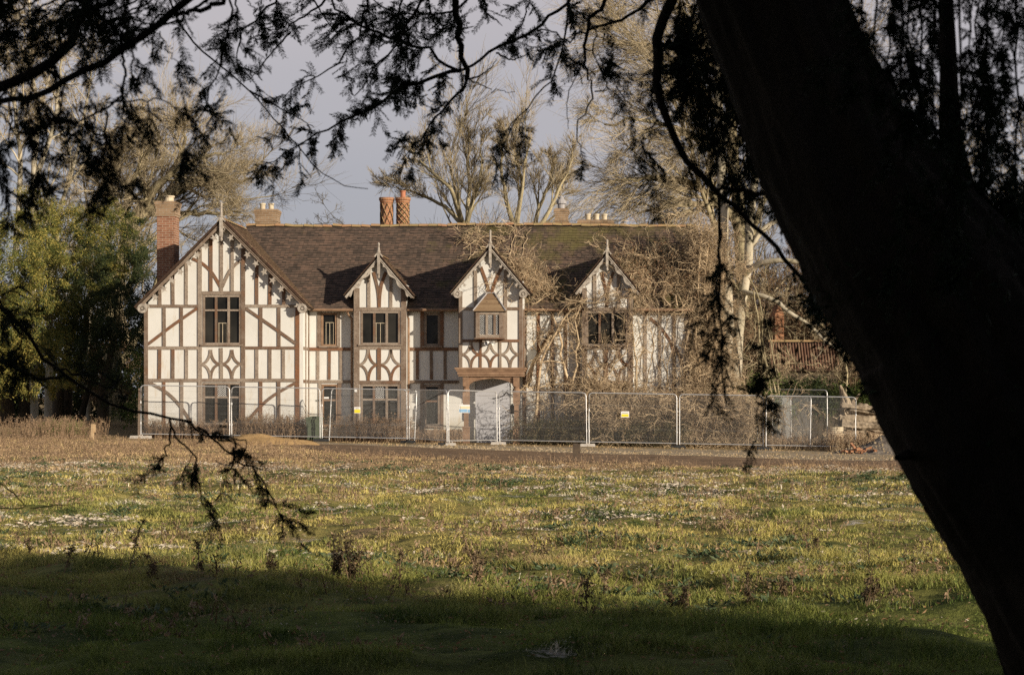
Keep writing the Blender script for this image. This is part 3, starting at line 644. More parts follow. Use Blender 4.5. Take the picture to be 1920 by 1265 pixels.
def barge(xc, half, zap, zev, yf, kind, w_):
    L = math.hypot(half, zap - zev)
    for s_ in (-1, 1):
        mb = MB(); dx, dz = -s_ * half / L, (zap - zev) / L; nx, nz = s_ * -dz * 1.0, -abs(dx)
        nx, nz = (-s_) * dz, -abs(dx)         # towards the inside of the gable, downwards
        off = w_ / 2 + .04
        a = (xc + s_ * half + nx * off, zev + nz * off); b = (xc + nx * off * 0 , zap - off / abs(dx) )
        mb.beam(a, b, w_, yf, yf + .045); mb.beam((a[0] - nx * w_ * .35, a[1] - nz * w_ * .35), (b[0], b[1] + w_ * .35 / abs(dx)), .035, yf - .022, yf)
        lv = None
        if kind == 'leaf':
            lv = MB()
            for k in range(10):
                u = .075 + .87 * k / 9; px_ = xc + s_ * half * (1 - u) + nx * (w_ + .17); pz = zev + (zap - zev) * u + nz * (w_ + .17)
                lv.prism(leafshape(px_, pz, .155, rng.uniform(0, 6)), yf + .004, yf + .04)
                lv.beam((px_ - nx * .17 + dx * .03, pz - nz * .17 + dz * .03), (px_ - nx * .03, pz - nz * .03), .045, yf + .006, yf + .036)
        elif kind == 'cusp':
            for k in range(4):
                u = .12 + .78 * k / 4; px_ = xc + s_ * half * (1 - u) + nx * (w_ + .09); pz = zev + (zap - zev) * u + nz * (w_ + .09)
                r = .16; th = np.linspace(-.2, math.pi + .2, 9)
                mb.strip([(px_ + dx * r * math.cos(q) - nx * r * .5 * math.sin(q), pz + dz * r * math.cos(q) - nz * r * .5 * math.sin(q)) for q in th], .045, yf + .006, yf + .038)
                mb.prism(leafshape(px_ + dx * r * -1.05 + nx * .05, pz + dz * r * -1.05 + nz * .05, .085, rng.uniform(0, 6)), yf + .003, yf + .035)
        else:
            q = np.linspace(.06, .80, 26)
            mb.strip([(xc + s_ * half * (1 - u) + nx * (w_ + .05 + .045 * math.sin(u * 24)), zev + (zap - zev) * u + nz * (w_ + .05 + .045 * math.sin(u * 24))) for u in q], .075, yf + .008, yf + .036)
        bo = obj('bargeboard', mb, M['timber' if kind == 'leaf' else 'greywood'], HO)
        if lv: obj('carved_leaves', lv, M['greywood'], bo)
        if kind != 'wave':
            r = .19 if kind == 'leaf' else .17; cx, cz = xc + s_ * (half - .27), zev - .02; m2 = MB()
            th = np.linspace(0, 2 * math.pi, 19)
            m2.strip([(cx + r * .72 * math.cos(q), cz + r * .72 * math.sin(q)) for q in th], r * .5, yf - .03, yf + .10)
            m2.prism([(cx + r * .30 * math.cos(q), cz + r * .30 * math.sin(q)) for q in th[:-1]], yf - .02, yf + .06)
            obj('roundel', m2, M['greywood'], bo)
def finial(xc, ztop, zap, zbot, yf, w_=.10):
    mb = MB(); y = yf - .03
    prof = [(w_ * .25, zbot), (w_ * .55, zbot + .05), (w_ * .35, zbot + .12), (w_ * .6, zbot + .18)]
    mb.lathe(xc, y, prof, 8); mb.box(xc - w_ / 2, xc + w_ / 2, y - w_ / 2, y + w_ / 2, zbot + .18, zap + .10)
    mb.lathe(xc, y, [(w_ * .75, zap + .10), (w_ * .75, zap + .15), (w_ * .45, zap + .18), (w_ * .40, ztop - .1), (w_ * .55, ztop - .06), (w_ * .15, ztop)], 8)
    for s_ in (-1, 1): mb.beam((xc + s_ * .02, zap + .10), (xc + s_ * .16, zap - .08), .05, y - .04, y + .03)
    obj('finial', mb, M['greywood'], HO)
barge(xw, hw, zw, ze, 76.62, 'leaf', .10); finial(xw - .03, WZ(379, 76.6), zw, WZ(452, 76.6), 76.6, .12)
barge(x2, 1.38, WZ(478, VB), WZ(555, VB), VB - .04, 'wave', .085); finial(x2, WZ(455, VB), WZ(478, VB), WZ(522, VB), VB - .06)
barge(x4, 1.31, WZ(473, VB), WZ(549, VB), VB - .04, 'wave', .085); finial(x4, WZ(449, VB), WZ(473, VB), WZ(508, VB), VB - .06)
barge(x3, 1.56, WZ(461, VP_), WZ(550, VP_), VP_ - .04, 'cusp', .075); finial(x3, WZ(431, VP_), WZ(461, VP_), WZ(503, VP_), VP_ - .06)
# purlin soffits under verges
for xc, half, zap, zev, y0, y1 in ((xw, hw, zw, ze, 76.68, YW), (x2, 1.38, WZ(478, VB), WZ(555, VB), VB + .01, YB), (x4, 1.31, WZ(473, VB), WZ(549, VB), VB + .01, YB), (x3, 1.56, WZ(461, VP_), WZ(550, VP_), VP_ + .01, YP)):
    sf = MB()
    for s_ in (-1, 1): sf.beam((xc + s_ * (half - .02), zev - .07), (xc, zap - .10), .05, y0, y1 + .02)
    obj('soffit', sf, M['timber'], HO)
# ridge tiles
rg = MB()
for k in range(int((xend - xw) / .40)):
    x = xw + k * .40; rg.tubes([[(x, yr, zr + .01 + rng.normal(0, .014) - .035 * math.sin(k * .17)), (x + .385, yr, zr + .012 + rng.normal(0, .014) - .035 * math.sin(k * .17))]], [[.105, .095]], 10)
for k in range(int((vy - 76.6) / .40)): rg.tubes([[(xw, 76.6 + k * .4, zw), (xw, 76.985 + k * .4, zw)]], [[.10, .09]], 10)
for xc, zap, y0 in ((x2, WZ(478, VB), VB), (x4, WZ(473, VB), VB), (x3, WZ(461, VP_), VP_)):
    for k in range(int((main_y(zap) - y0) / .35) + 1): rg.tubes([[(xc, y0 + k * .35, zap), (xc, y0 + .33 + k * .35, zap)]], [[.08, .07]], 10)
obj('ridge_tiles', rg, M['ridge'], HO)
# gutters and downpipes
for a, b in ((582, 662), (764, 858), (984, 1090), (1190, 1300)):
    g = MB(); x0_, x1_ = WX(a, 77.8), WX(b, 77.8); g.tubes([[(x0_, 77.8, ze - .02), (x1_, 77.8, ze - .03)]], [[.055, .055]], 10); obj('gutter', g, M['orangewood'], HO)
for q, yb_ in ((659.5, 736), (766, 742)):
    g = MB(); x = WX(q, YM - .1); z = lambda p: WZ(p, YM - .1)
    g.tubes([[(x - .12, 77.8, z(585)), (x - .12, 77.85, z(589)), (x + .0, YM - .08, z(597)), (x, YM - .08, z(620)), (x, YM - .08, z(700)), (x, YM - .08, -.2)]], [[.045] * 6], 8)
    for zz in (590, 640, 700): g.lathe(x, YM - .08, [(.06, z(zz)), (.06, z(zz - 2))], 8)
    obj('downpipe', g, M['orangewood'], HO)
# brick plinth
pl = MB(); pl.box(WX(268, YW), WX(570, YW), YW - .09, YW - .04, -.5, WZ(805, YW)); obj('plinth', pl, M['buff'], HO)
for a_, b_ in ((579, 662), (764, 866), (982, 1291)): pl = MB(); pl.box(WX(a_, YM), WX(b_, YM), YM - .07, YM - .04, -.5, WZ(805, YM)); obj('plinth', pl, M['buff'], HO)
# chimneys
def stack(x0, x1, ytop, Y, mat, pots, ybase=None, depth=.7, potm='pot', label=None, pr=.11, ph=.28):
    mb = MB(); a, b = WX(x0, Y), WX(x1, Y); zt = WZ(ytop, Y); zb_ = 4.0 if ybase is None else WZ(ybase, Y); e = .07
    mb.box(a + e, b - e, Y, Y + depth, zb_, zt - .62)
    cap = MB()
    for i, (z0, z1, g) in enumerate(((.62, .54, .03), (.54, .46, .055), (.46, .30, .03), (.30, .22, .045), (.22, .14, .065), (.14, .04, .085), (.04, 0, .05))): cap.box(a + e - g, b - e + g, Y - g, Y + depth + g, zt - z0, zt - z1 - .0005)
    o = obj('chimney', mb, mat, HO); obj('cap', cap, M['buff'], o)
    if label: o['label'] = label
    for q in pots:
        m2 = MB(); m2.lathe(WX(q, Y), Y + depth / 2, [(pr, zt - .02), (pr * 1.02, zt + ph * .7), (pr * 1.2, zt + ph * .78), (pr * 1.2, zt + ph), (pr * .7, zt + ph), (pr * .7, zt)], 14); obj('chimney_pot', m2, M[potm], o)
    return o
stack(291, 330, 377, 79.6, M['brick'], (312,), depth=.85, pr=.20, ph=.25, label='tall red brick chimney standing left of the large gable')
stack(477, 521, 392, 84, M['buff'], (489.5, 505.5), label='buff brick chimney with two pale pots')
stack(1039, 1066, 391, 83, M['brick'], (), label='small red brick chimney with a domed cowl')
cwl = MB(); c = P(1052.5, 391, 83.3); cwl.lathe(c[0], c[1], [(.14, c[2]), (.15, c[2] + .18), (.22, c[2] + .2), (.2, c[2] + .32), (.1, c[2] + .42), (.12, c[2] + .46), (.03, c[2] + .55)], 12); obj('cowl', cwl, M['lead'], HO)
stack(1083, 1150, 412, 84, M['buff'], (1102, 1118, 1133), label='wide buff chimney with three pots')
for q, pot in ((725, False), (755.5, True)):
    Yc = 83.0; x = WX(q, Yc); r = 13 * Yc / F; zt = WZ(371, Yc); z0 = 8.0; mb = MB()
    mb.lathe(x, Yc, [(r * .88, z0), (r * .88, zt - .24), (r * 1.0, zt - .2), (r * 1.0, zt - .14), (r * 1.12, zt - .1), (r * 1.12, zt), (r * .7, zt), (r * .7, zt - .1)], 20)
    o = obj('twisted_chimney', mb, M['orange'], HO); m2 = MB(); T_ = np.linspace(0, 1, 30)
    turns = .9 if not pot else 1.3
    for k in range(7 if not pot else 8):
        for s_ in (-1, 1):
            a = 2 * math.pi * k / (7 if not pot else 8) + s_ * T_ * turns * 2 * math.pi * .35 * (1.6 if not pot else 2.2); m2.tubes(np.stack([x + r * .90 * np.cos(a), Yc + r * .90 * np.sin(a), z0 + (zt - .24 - z0) * T_], -1)[None], np.full((1, 30), .024), 4)
    obj('diamond_brickwork', m2, M['ridge'], o)
    if pot: m3 = MB(); m3.lathe(x, Yc, [(.11, zt - .05), (.11, zt + .24), (.13, zt + .26), (.13, zt + .3), (.06, zt + .3)], 14); obj('chimney_pot', m3, M['redpot'], o)

# ------------------------------------------------------------------ plants: growth engine
def norm(a): return a / (np.linalg.norm(a, axis=-1, keepdims=True) + 1e-9)
def path(start, d, length, n, wig, trop, taper0, taper1):
    N = len(start); Pn = np.zeros((N, n, 3)); Pn[:, 0] = start; d = norm(d); st = (length / (n - 1))[:, None]; trop = np.asarray(trop, float)
    for i in range(1, n):
        d = norm(d + rng.normal(size=(N, 3)) * wig + trop); Pn[:, i] = Pn[:, i - 1] + d * st
    Rn = taper0[:, None] + (taper1 - taper0)[:, None] * np.linspace(0, 1, n)[None] ** .85
    return Pn, Rn
def spawn(Pn, Rn, k, t0, t1, ang, lenr, rr, n, wig=.12, trop=(0, 0, .03), rmin=.004, shape=.5, lens=None, flat=None):
    """k children on each parent path"""
    N, m, _ = Pn.shape; t = rng.uniform(t0, t1, (N, k)) * (m - 1) * .999; i = t.astype(int); f = (t - i)[..., None]; idx = np.arange(N)[:, None]
    A, B = Pn[idx, i], Pn[idx, i + 1]; pos = A + (B - A) * f; tan = norm(B - A); rad = Rn[idx, i] * (1 - f[..., 0]) + Rn[idx, i + 1] * f[..., 0]
    ax = norm(np.cross(tan, rng.normal(size=tan.shape))); an = np.radians(rng.uniform(ang[0], ang[1], (N, k)))[..., None]
    d = tan * np.cos(an) + ax * np.sin(an)
    if flat is not None: d = d * np.asarray(flat)
    PL = np.linalg.norm(np.diff(Pn, axis=1), axis=2).sum(1)[:, None]
    L = PL * lenr * (1 - shape * (t / (m - 1))) * rng.uniform(.6, 1.25, (N, k)) if lens is None else rng.uniform(lens[0], lens[1], (N, k))
    r0 = np.maximum(rad * rr, rmin)
    return path(pos.reshape(-1, 3), d.reshape(-1, 3), L.ravel(), n, wig, trop, r0.ravel(), np.maximum(r0.ravel() * .35, rmin * .6))
def poly(pts, r0, r1, n=14):
    p = np.array(pts, float); d = np.r_[0, np.cumsum(np.linalg.norm(np.diff(p, axis=0), axis=1))]; t = np.linspace(0, d[-1], n)
    q = np.stack([np.interp(t, d, p[:, i]) for i in range(3)], -1)
    for _ in range(2): q[1:-1] = (q[:-2] + q[1:-1] * 2 + q[2:]) / 4
    return q, np.linspace(r0, r1, n)

def bare_tree(name, label, stems, spec, mats=('oak', 'twig'), group=None, cat='tree', leafy=None):
    """stems: list of (points, r0, r1); spec: list of dict for spawn levels"""
    base = np.array(stems[0][0][0]); root = thing(name, label, cat, tuple(base), group)
    tr = MB(); ps, rs = [], []
    for pts, r0, r1 in stems:
        q, r = poly(pts, r0, r1, 14); q[1:] += rng.normal(0, r0 * .35, q[1:].shape) * np.linspace(.2, 1, 13)[:, None]; ps.append(q); rs.append(r)
    Pn, Rn = np.stack(ps), np.stack(rs); tr.tubes(Pn, Rn, 9); crown = MB(); last = None
    for li, s_ in enumerate(spec):
        s_ = dict(s_); k = s_.pop('k'); sides = 5 if li == 0 else (4 if li == 1 else 3)
        Pn2, Rn2 = spawn(Pn, Rn, k, s_.pop('t0', .25), s_.pop('t1', 1), s_.pop('ang', (25, 60)), s_.pop('len', .5), s_.pop('rr', .5), s_.pop('n', 6), **s_)
        (tr if li == 0 else crown).tubes(Pn2, Rn2, sides); Pn, Rn = Pn2, Rn2
    obj('trunk', tr, M[mats[0]], root, True); obj('crown', crown, M[mats[1]], root)
    return root

def evergreen(name, label, base, blobs, mat, mat_tr='darkbark', stems=(), nclump=400, per=60, leaf=(.13, .055), csize=.38, group=None, fill=.25, droop=.5, cat='tree'):
    root = thing(name, label, cat, base, group); tr = MB()
    for pts, r0, r1 in stems: q, r = poly(pts, r0, r1, 10); q[1:] += rng.normal(0, .04, q[1:].shape); tr.tubes(q[None], r[None], 9)
    if stems: obj('trunk', tr, M[mat_tr], root, True)
    mb = MB(); vol = np.array([b[3] * b[4] + b[4] * b[5] + b[3] * b[5] for b in blobs]); vol = vol / vol.sum()
    for b, v in zip(blobs, vol):
        n = max(3, int(nclump * v)); d = norm(rng.normal(size=(n, 3))); rad = np.where(rng.random(n) < fill, rng.uniform(.3, .8, n), rng.uniform(.8, 1.08, n))[:, None]
        c = np.array(b[:3]) + d * rad * np.array(b[3:6]) ; out_ = norm(d / np.array(b[3:6]))
        cs = csize * rng.uniform(.5, 1.35, (n, 1, 1))
        off = rng.normal(size=(n, per, 3)) * np.array([1, 1, .75]) * cs * .5
        ax = norm(out_ + np.array([0, 0, -droop]) + rng.normal(0, .3, (n, 3)))[:, None, :]; off = off * .75 + ax * rng.uniform(-.8, 1.0, (n, per, 1)) * cs
        C = (c[:, None, :] + off).reshape(-1, 3); D = (ax + rng.normal(0, .55, (n, per, 3))).reshape(-1, 3)
        mb.leaves(C, D, leaf[0] * rng.uniform(.6, 1.4, len(C)), leaf[1] * rng.uniform(.6, 1.3, len(C)))
    obj('crown', mb, mat if not isinstance(mat, str) else M[mat], root)
    return root

def G(px, Y): x = WX(px, Y); return (x, Y, float(gz(x, Y)))
def W3(l, Y): return [P(a, b, Y + (c[0] if c else 0)) for a, b, *c in l]
# ------------------------------------------------------------------ bare trees behind the house
L1 = dict(k=9, t0=.3, ang=(18, 48), len=.62, rr=.55, wig=.16, trop=(0, 0, .09), n=8)
vase = [dict(k=9, t0=.12, ang=(14, 42), len=.36, rr=.5, wig=.10, trop=(0, 0, .04), n=8, shape=.35), dict(k=7, t0=.15, ang=(16, 40), len=.62, rr=.5, wig=.10, trop=(0, 0, .04), n=7, rmin=.014, shape=.25),
        dict(k=6, t0=.15, ang=(16, 38), len=.72, rr=.5, wig=.09, trop=(0, 0, .05), n=6, rmin=.009, shape=.2), dict(k=4, t0=.1, ang=(14, 34), len=.85, rr=.6, wig=.06, trop=(0, 0, .04), n=4, rmin=.0065, shape=.2)]
Y = 92
bare_tree('ash_tree', 'bare ash tree left of centre behind the twisted chimneys, ivy on its fork', [
    ([G(872, Y), P(872, 440, Y), P(866, 395, Y), P(850, 330, Y), P(830, 285, Y - 1)], .26, .03), ([P(872, 430, Y), P(885, 380, Y), P(905, 320, Y), P(900, 262, Y)], .13, .025),
    ([P(870, 425, Y), P(835, 385, Y + 1), P(790, 365, Y + 1), P(745, 350, Y)], .13, .025), ([P(875, 430, Y), P(880, 350, Y + 2), P(878, 290, Y + 1), P(880, 240, Y)], .13, .025),
    ([P(870, 425, Y), P(845, 350, Y - 2), P(800, 310, Y - 2), P(765, 295, Y)], .13, .025)], vase, group='bare trees behind the house')
bare_tree('ash_tree', 'bare round-topped ash tree behind the small domed chimney', [
    ([G(965, Y), P(965, 440, Y), P(968, 390, Y), P(985, 330, Y), P(995, 265, Y)], .24, .035), ([P(965, 430, Y), P(950, 380, Y), P(940, 320, Y), P(945, 250, Y)], .13, .025),
    ([P(1000, 440, Y), P(1010, 390, Y + 1), P(1030, 340, Y + 1), P(1040, 290, Y)], .13, .025), ([P(1000, 450, Y), P(1035, 385, Y), P(1060, 330, Y), P(1075, 300, Y)], .13, .025), ([P(965, 430, Y), P(980, 350, Y + 2), P(965, 290, Y), P(962, 245, Y)], .13, .025)],
    vase, group='bare trees behind the house')
Y = 101
weep = [dict(k=13, t0=.12, ang=(18, 48), len=.52, rr=.42, wig=.09, trop=(0, 0, -.01), n=9, shape=.35), dict(k=9, t0=.15, ang=(14, 42), len=.62, rr=.5, wig=.10, trop=(0, 0, -.025), n=7, rmin=.013, shape=.25),
        dict(k=8, t0=.1, ang=(14, 38), len=.70, rr=.5, wig=.10, trop=(0, 0, -.02), n=6, rmin=.009, shape=.2), dict(k=5, t0=.1, ang=(14, 36), len=.8, rr=.6, wig=.08, trop=(0, 0, -.015), n=4, rmin=.0065, shape=.2)]
bare_tree('beech_tree', 'tall spreading bare beech with fine sweeping twigs behind the right end of the house', [
    ([G(1400, Y), P(1400, 600, Y), P(1385, 400, Y), P(1370, 200, Y), P(1350, 20, Y), P(1340, -120, Y)], .55, .12), ([P(1385, 420, Y), P(1320, 350, Y - 2), P(1240, 330, Y - 3), P(1150, 345, Y - 3)], .26, .05),
    ([P(1380, 330, Y), P(1300, 250, Y - 2), P(1210, 220, Y - 3), P(1130, 235, Y - 3)], .24, .05), ([P(1375, 260, Y), P(1310, 150, Y), P(1230, 90, Y), P(1160, 80, Y)], .24, .05),
    ([P(1365, 180, Y), P(1310, 60, Y), P(1240, -20, Y), P(1180, -60, Y)], .22, .05), ([P(1385, 400, Y), P(1330, 380, Y + 1), P(1260, 385, Y + 1), P(1200, 400, Y)], .2, .05),
    ([P(1375, 280, Y), P(1430, 200, Y), P(1480, 140, Y), P(1540, 90, Y)], .24, .05), ([P(1365, 150, Y), P(1400, 50, Y), P(1440, -30, Y), P(1460, -120, Y)], .2, .05)], weep, mats=('oak', 'twig'), group='bare trees behind the house')
Y = 95
oakspec = [dict(k=11, t0=.12, ang=(20, 62), len=.5, rr=.45, wig=.18, trop=(0, 0, .03), n=9, shape=.35), dict(k=8, t0=.1, ang=(18, 52), len=.62, rr=.5, wig=.16, trop=(0, 0, .03), n=7, rmin=.013, shape=.25),
           dict(k=7, t0=.1, ang=(18, 48), len=.72, rr=.5, wig=.15, trop=(0, 0, .05), n=6, rmin=.009, shape=.2), dict(k=4, t0=.1, ang=(16, 42), len=.8, rr=.6, wig=.11, trop=(0, 0, .05), n=4, rmin=.006, shape=.2)]
bare_tree('oak_tree', 'crooked bare oak with mossy limbs spreading behind the red brick chimney', [
    ([G(205, Y), P(215, 560, Y), P(228, 480, Y), P(245, 410, Y), P(290, 375, Y), P(350, 350, Y), P(400, 345, Y)], .55, .10), ([P(235, 440, Y), P(235, 380, Y), P(258, 320, Y), P(290, 265, Y)], .26, .05),
    ([P(250, 410, Y), P(300, 340, Y - 2), P(360, 300, Y - 2), P(420, 285, Y - 2)], .24, .05), ([P(330, 360, Y), P(390, 335, Y), P(440, 340, Y + 1), P(480, 335, Y)], .2, .04), ([P(260, 400, Y), P(320, 400, Y + 1), P(390, 400, Y + 1), P(450, 395, Y)], .2, .05),
    ([P(240, 420, Y), P(200, 350, Y), P(215, 290, Y), P(240, 250, Y)], .22, .05), ([P(250, 405, Y), P(330, 310, Y + 2), P(350, 270, Y + 2), P(345, 225, Y)], .2, .04)], oakspec)
tall = [dict(k=16, t0=.25, ang=(25, 60), len=.33, rr=.5, wig=.16, trop=(0, 0, .05), n=8), dict(k=10, t0=.1, ang=(25, 60), len=.5, rr=.55, wig=.17, trop=(0, 0, .02), n=6, rmin=.014),
        dict(k=7, t0=.1, ang=(20, 50), len=.65, rr=.55, wig=.13, trop=(0, 0, .02), n=5, rmin=.009), dict(k=4, t0=.1, ang=(18, 42), len=.7, rr=.6, wig=.1, trop=(0, 0, .0), n=4, rmin=.0065)]
Y = 92
bare_tree('slender_tree', 'tall slender bare tree at the far left with a forked pale stem', [([G(62, Y), P(62, 500, Y), P(64, 360, Y), P(72, 250, Y), P(60, 120, Y), P(50, 0, Y)], .26, .05), ([P(64, 340, Y), P(95, 260, Y), P(110, 180, Y), P(120, 90, Y)], .14, .04)], tall, mats=('pale', 'twig'))
bare_tree('slender_tree', 'leaning thin bare tree whose pale stem tilts right, between the evergreens and the oak', [([G(90, Y + 2), P(95, 430, Y + 2), P(125, 350, Y + 2), P(150, 285, Y + 2), P(160, 220, Y + 2), P(175, 120, Y + 2)], .2, .04), ([P(150, 290, Y + 2), P(200, 275, Y + 2), P(245, 235, Y + 2), P(275, 215, Y + 2)], .07, .02), ([P(30, 480, Y), P(40, 300, Y), P(20, 150, Y), P(10, 40, Y)], .15, .04)], tall, mats=('pale', 'twig'))
bare_tree('slender_tree', 'low bare tree standing between the slender stems and the crooked oak', [([G(165, Y + 6), P(168, 460, Y + 6), P(165, 380, Y + 6), P(150, 310, Y + 6)], .16, .04), ([P(166, 430, Y + 6), P(180, 370, Y + 6), P(200, 320, Y + 6), P(210, 280, Y + 6)], .12, .03)], tall, mats=('pale', 'twig'))
# pale stemmed sycamores right of the house
Y = 82
syc = [dict(k=6, t0=.35, ang=(25, 60), len=.28, rr=.35, wig=.18, trop=(0, 0, .04), n=8), dict(k=7, t0=.1, ang=(25, 60), len=.45, rr=.5, wig=.18, trop=(0, 0, .02), n=6, rmin=.012), dict(k=6, t0=.1, ang=(25, 60), len=.55, rr=.55, wig=.17, n=5, rmin=.008), dict(k=4, t0=.1, ang=(25, 60), len=.6, rr=.6, wig=.15, n=4, rmin=.006)]
bare_tree('sycamore_tree', 'straight pale-barked sycamore stem rising beside the right end of the house', [([G(1368, Y), P(1368, 700, Y), P(1366, 600, Y), P(1360, 500, Y), P(1357, 400, Y), P(1350, 250, Y), P(1345, 60, Y), P(1340, -120, Y)], .30, .12)], syc, mats=('pale', 'twig'))
bare_tree('sycamore_tree', 'leaning pale sycamore with two long arching limbs over the tiled shed', [([G(1376, Y - 1), P(1380, 690, Y - 1), P(1384, 600, Y - 1), P(1390, 540, Y - 1), P(1398, 470, Y - 1), P(1408, 400, Y - 1), P(1422, 300, Y - 1), P(1440, 150, Y - 1), P(1450, -60, Y - 1)], .26, .09),
    ([P(1393, 520, Y - 1), P(1412, 495, Y - 1.5), P(1450, 487, Y - 2), P(1500, 488, Y - 2), P(1530, 500, Y - 2), P(1548, 540, Y - 2), P(1560, 590, Y - 2)], .14, .05), ([P(1390, 545, Y - 1), P(1405, 552, Y - 1.5), P(1445, 556, Y - 2), P(1475, 580, Y - 2), P(1510, 605, Y - 2), P(1545, 635, Y - 2), P(1575, 660, Y - 2)], .12, .05),
    ([P(1400, 465, Y - 1), P(1430, 430, Y - 1), P(1465, 405, Y - 1), P(1510, 380, Y - 1)], .15, .06)], syc, mats=('pale', 'twig'))
drop = [dict(k=6, t0=.1, ang=(20, 60), len=.35, rr=.4, wig=.2, trop=(0, 0, -.05), n=7, rmin=.012), dict(k=6, t0=.1, ang=(20, 60), len=.5, rr=.5, wig=.2, n=5, rmin=.008), dict(k=4, t0=.1, ang=(20, 60), len=.5, rr=.5, wig=.2, n=4, rmin=.006)]
bare_tree('elder_bush', 'thin yellowish hanging stems in front of the brown wood, right of the sycamores', [([G(1462, Y - 2), P(1455, 720, Y - 2), P(1425, 660, Y - 2), P(1422, 590, Y - 2), P(1412, 545, Y - 2)], .05, .03), ([G(1462, Y - 2), P(1440, 700, Y - 2), P(1428, 640, Y - 2), P(1430, 560, Y - 2), P(1405, 520, Y - 2)], .05, .03), ([G(1470, Y - 2), P(1460, 730, Y - 2), P(1445, 640, Y - 2), P(1432, 580, Y - 2)], .04, .02), ([G(1570, Y - 2), P(1590, 700, Y - 2), P(1582, 660, Y - 2)], .06, .03)], drop, mats=('oak', 'oak'), cat='bush')

# brown scrub wood behind and right of the house
scrubspec = [dict(k=9, t0=.05, ang=(20, 65), len=.55, rr=.5, wig=.2, trop=(0, 0, .03), n=7, rmin=.02), dict(k=8, t0=.1, ang=(25, 65), len=.55, rr=.55, wig=.2, n=5, rmin=.014), dict(k=6, t0=.1, ang=(25, 60), len=.55, rr=.55, wig=.18, n=4, rmin=.010), dict(k=3, t0=.1, ang=(25, 60), len=.55, rr=.55, wig=.18, n=3, rmin=.008)]
for i, (px, top, Y, m, lab) in enumerate([(1345, 560, 92, 'twig2', 'brown scrub tree close behind the sycamore stems'), (1420, 520, 100, 'twig2', 'dense brown scrub tree left of the far brick gable'), (1490, 530, 100, 'twig2', 'brown scrub tree over the tiled shed roof'),
        (1560, 500, 96, 'twig', 'tan scrub tree between shed and foreground trunk'), (1635, 540, 92, 'twig2', 'russet scrub tree behind the fallen log'), (1720, 300, 98, 'twig', 'tall bare tree seen through the right foliage'), (1880, 230, 100, 'twig', 'bare tree at the far right edge seen through hanging yew sprays'),
        (30, 560, 100, 'twig2', 'brown scrub behind the trunks of the left evergreens'), (560, 395, 118, 'twig', 'low far bare tree line just above the roof ridge'), (215, 640, 97, 'twig2', 'brown scrub in the shade left of the gable'), (1250, 380, 112, 'twig', 'fine bare tree behind the three-pot chimney'), (1330, 420, 104, 'twig', 'bare tree behind the sycamore forks'), (1700, 640, 84, 'twig2', 'low russet thicket behind the rubble heap'), (1395, 480, 108, 'twig2', 'tall brown scrub filling the gap between sycamore stems'), (1455, 470, 110, 'twig', 'tan scrub rising above the arching limb'), (1520, 450, 112, 'twig2', 'tall brown scrub above the end of the arching limb'), (1590, 470, 108, 'twig2', 'tall russet scrub against the foreground trunk'), (1440, 600, 98, 'twig2', 'low dense thicket left of the shed'), (1530, 575, 99, 'twig2', 'low dense thicket just behind the shed'), (1610, 600, 98, 'twig2', 'low dense thicket right of the shed'), (2020, 330, 104, 'twig', 'bare tree beyond the right edge'), (2200, 420, 108, 'twig2', 'russet bare tree beyond the right edge')]):
    st = []; b = G(px, Y); H = WZ(top, Y) - b[2]; rr_ = min(4.2, H * .42)
    for k in range(6):
        a = 2 * math.pi * k / 6 + i; q = rng.uniform(.3, 1) * rr_
        st.append(([b, (b[0] + q * .3 * math.cos(a), b[1] + q * .3 * math.sin(a), b[2] + H * .3), (b[0] + q * .8 * math.cos(a), b[1] + q * .8 * math.sin(a), b[2] + H * rng.uniform(.55, .8)), (b[0] + q * math.cos(a), b[1] + q * math.sin(a), b[2] + H * rng.uniform(.75, .95))], .10 if H < 9 else .2, .03))
    bare_tree('scrub_tree', lab, st, scrubspec, mats=('oak', m), group='scrub trees round the house')

# ------------------------------------------------------------------ evergreens left of the house
def B(px, py, Y, rx, ry=None, rz_=None): x, y, z = P(px, py, Y); return (x, y, z, rx, ry or rx, rz_ or rx)
evergreen('yew', 'sunlit yellow-green yew filling the left edge, dark trunks below', G(20, 84), [B(-20, 470, 84, 2.2), B(60, 520, 83, 2.1), B(20, 600, 82.5, 2.3), B(-40, 700, 83, 2.2, 2, 1.4), B(60, 690, 82, 1.6, 1.6, 1.2), B(30, 420, 85, 1.6)], M['yewfar'],
    stems=[([G(8, 85), P(12, 720, 85), P(5, 600, 84.5)], .42, .2), ([G(45, 85), P(45, 700, 85), P(50, 600, 84)], .28, .12)], nclump=300, per=190, leaf=(.13, .034), csize=.40, fill=.12, droop=.9)
evergreen('yew', 'broad mid-green yew behind the sunlit one, left of the big gable', G(130, 88), [B(130, 480, 88, 2.4), B(100, 560, 86, 2.2), B(175, 470, 89, 2.2), B(115, 640, 86.5, 1.9), B(95, 430, 89, 1.4)], M['yewfar'],
    stems=[([G(110, 88), P(108, 740, 88), P(140, 600, 88)], .3, .12), ([G(120, 88), P(135, 700, 88), P(165, 640, 88), P(160, 560, 88)], .22, .1)], nclump=300, per=190, leaf=(.13, .034), csize=.40, fill=.12, droop=.9)
evergreen('yew', 'dark shaded evergreen close against the left wall of the house', G(225, 84), [B(225, 560, 85, 2.2), B(205, 640, 84.5, 2.3), B(240, 700, 84, 1.6, 1.6, 1.8), B(175, 600, 86, 2.2), B(250, 510, 87, 1.5), B(215, 470, 88, 1.6)], M['yewfar2'],
    stems=[([G(195, 86), P(190, 720, 86), P(215, 640, 86)], .3, .12), ([G(150, 86), P(165, 730, 86), P(190, 660, 86)], .16, .08)], nclump=300, per=190, leaf=(.13, .034), csize=.40, fill=.12, droop=.9)
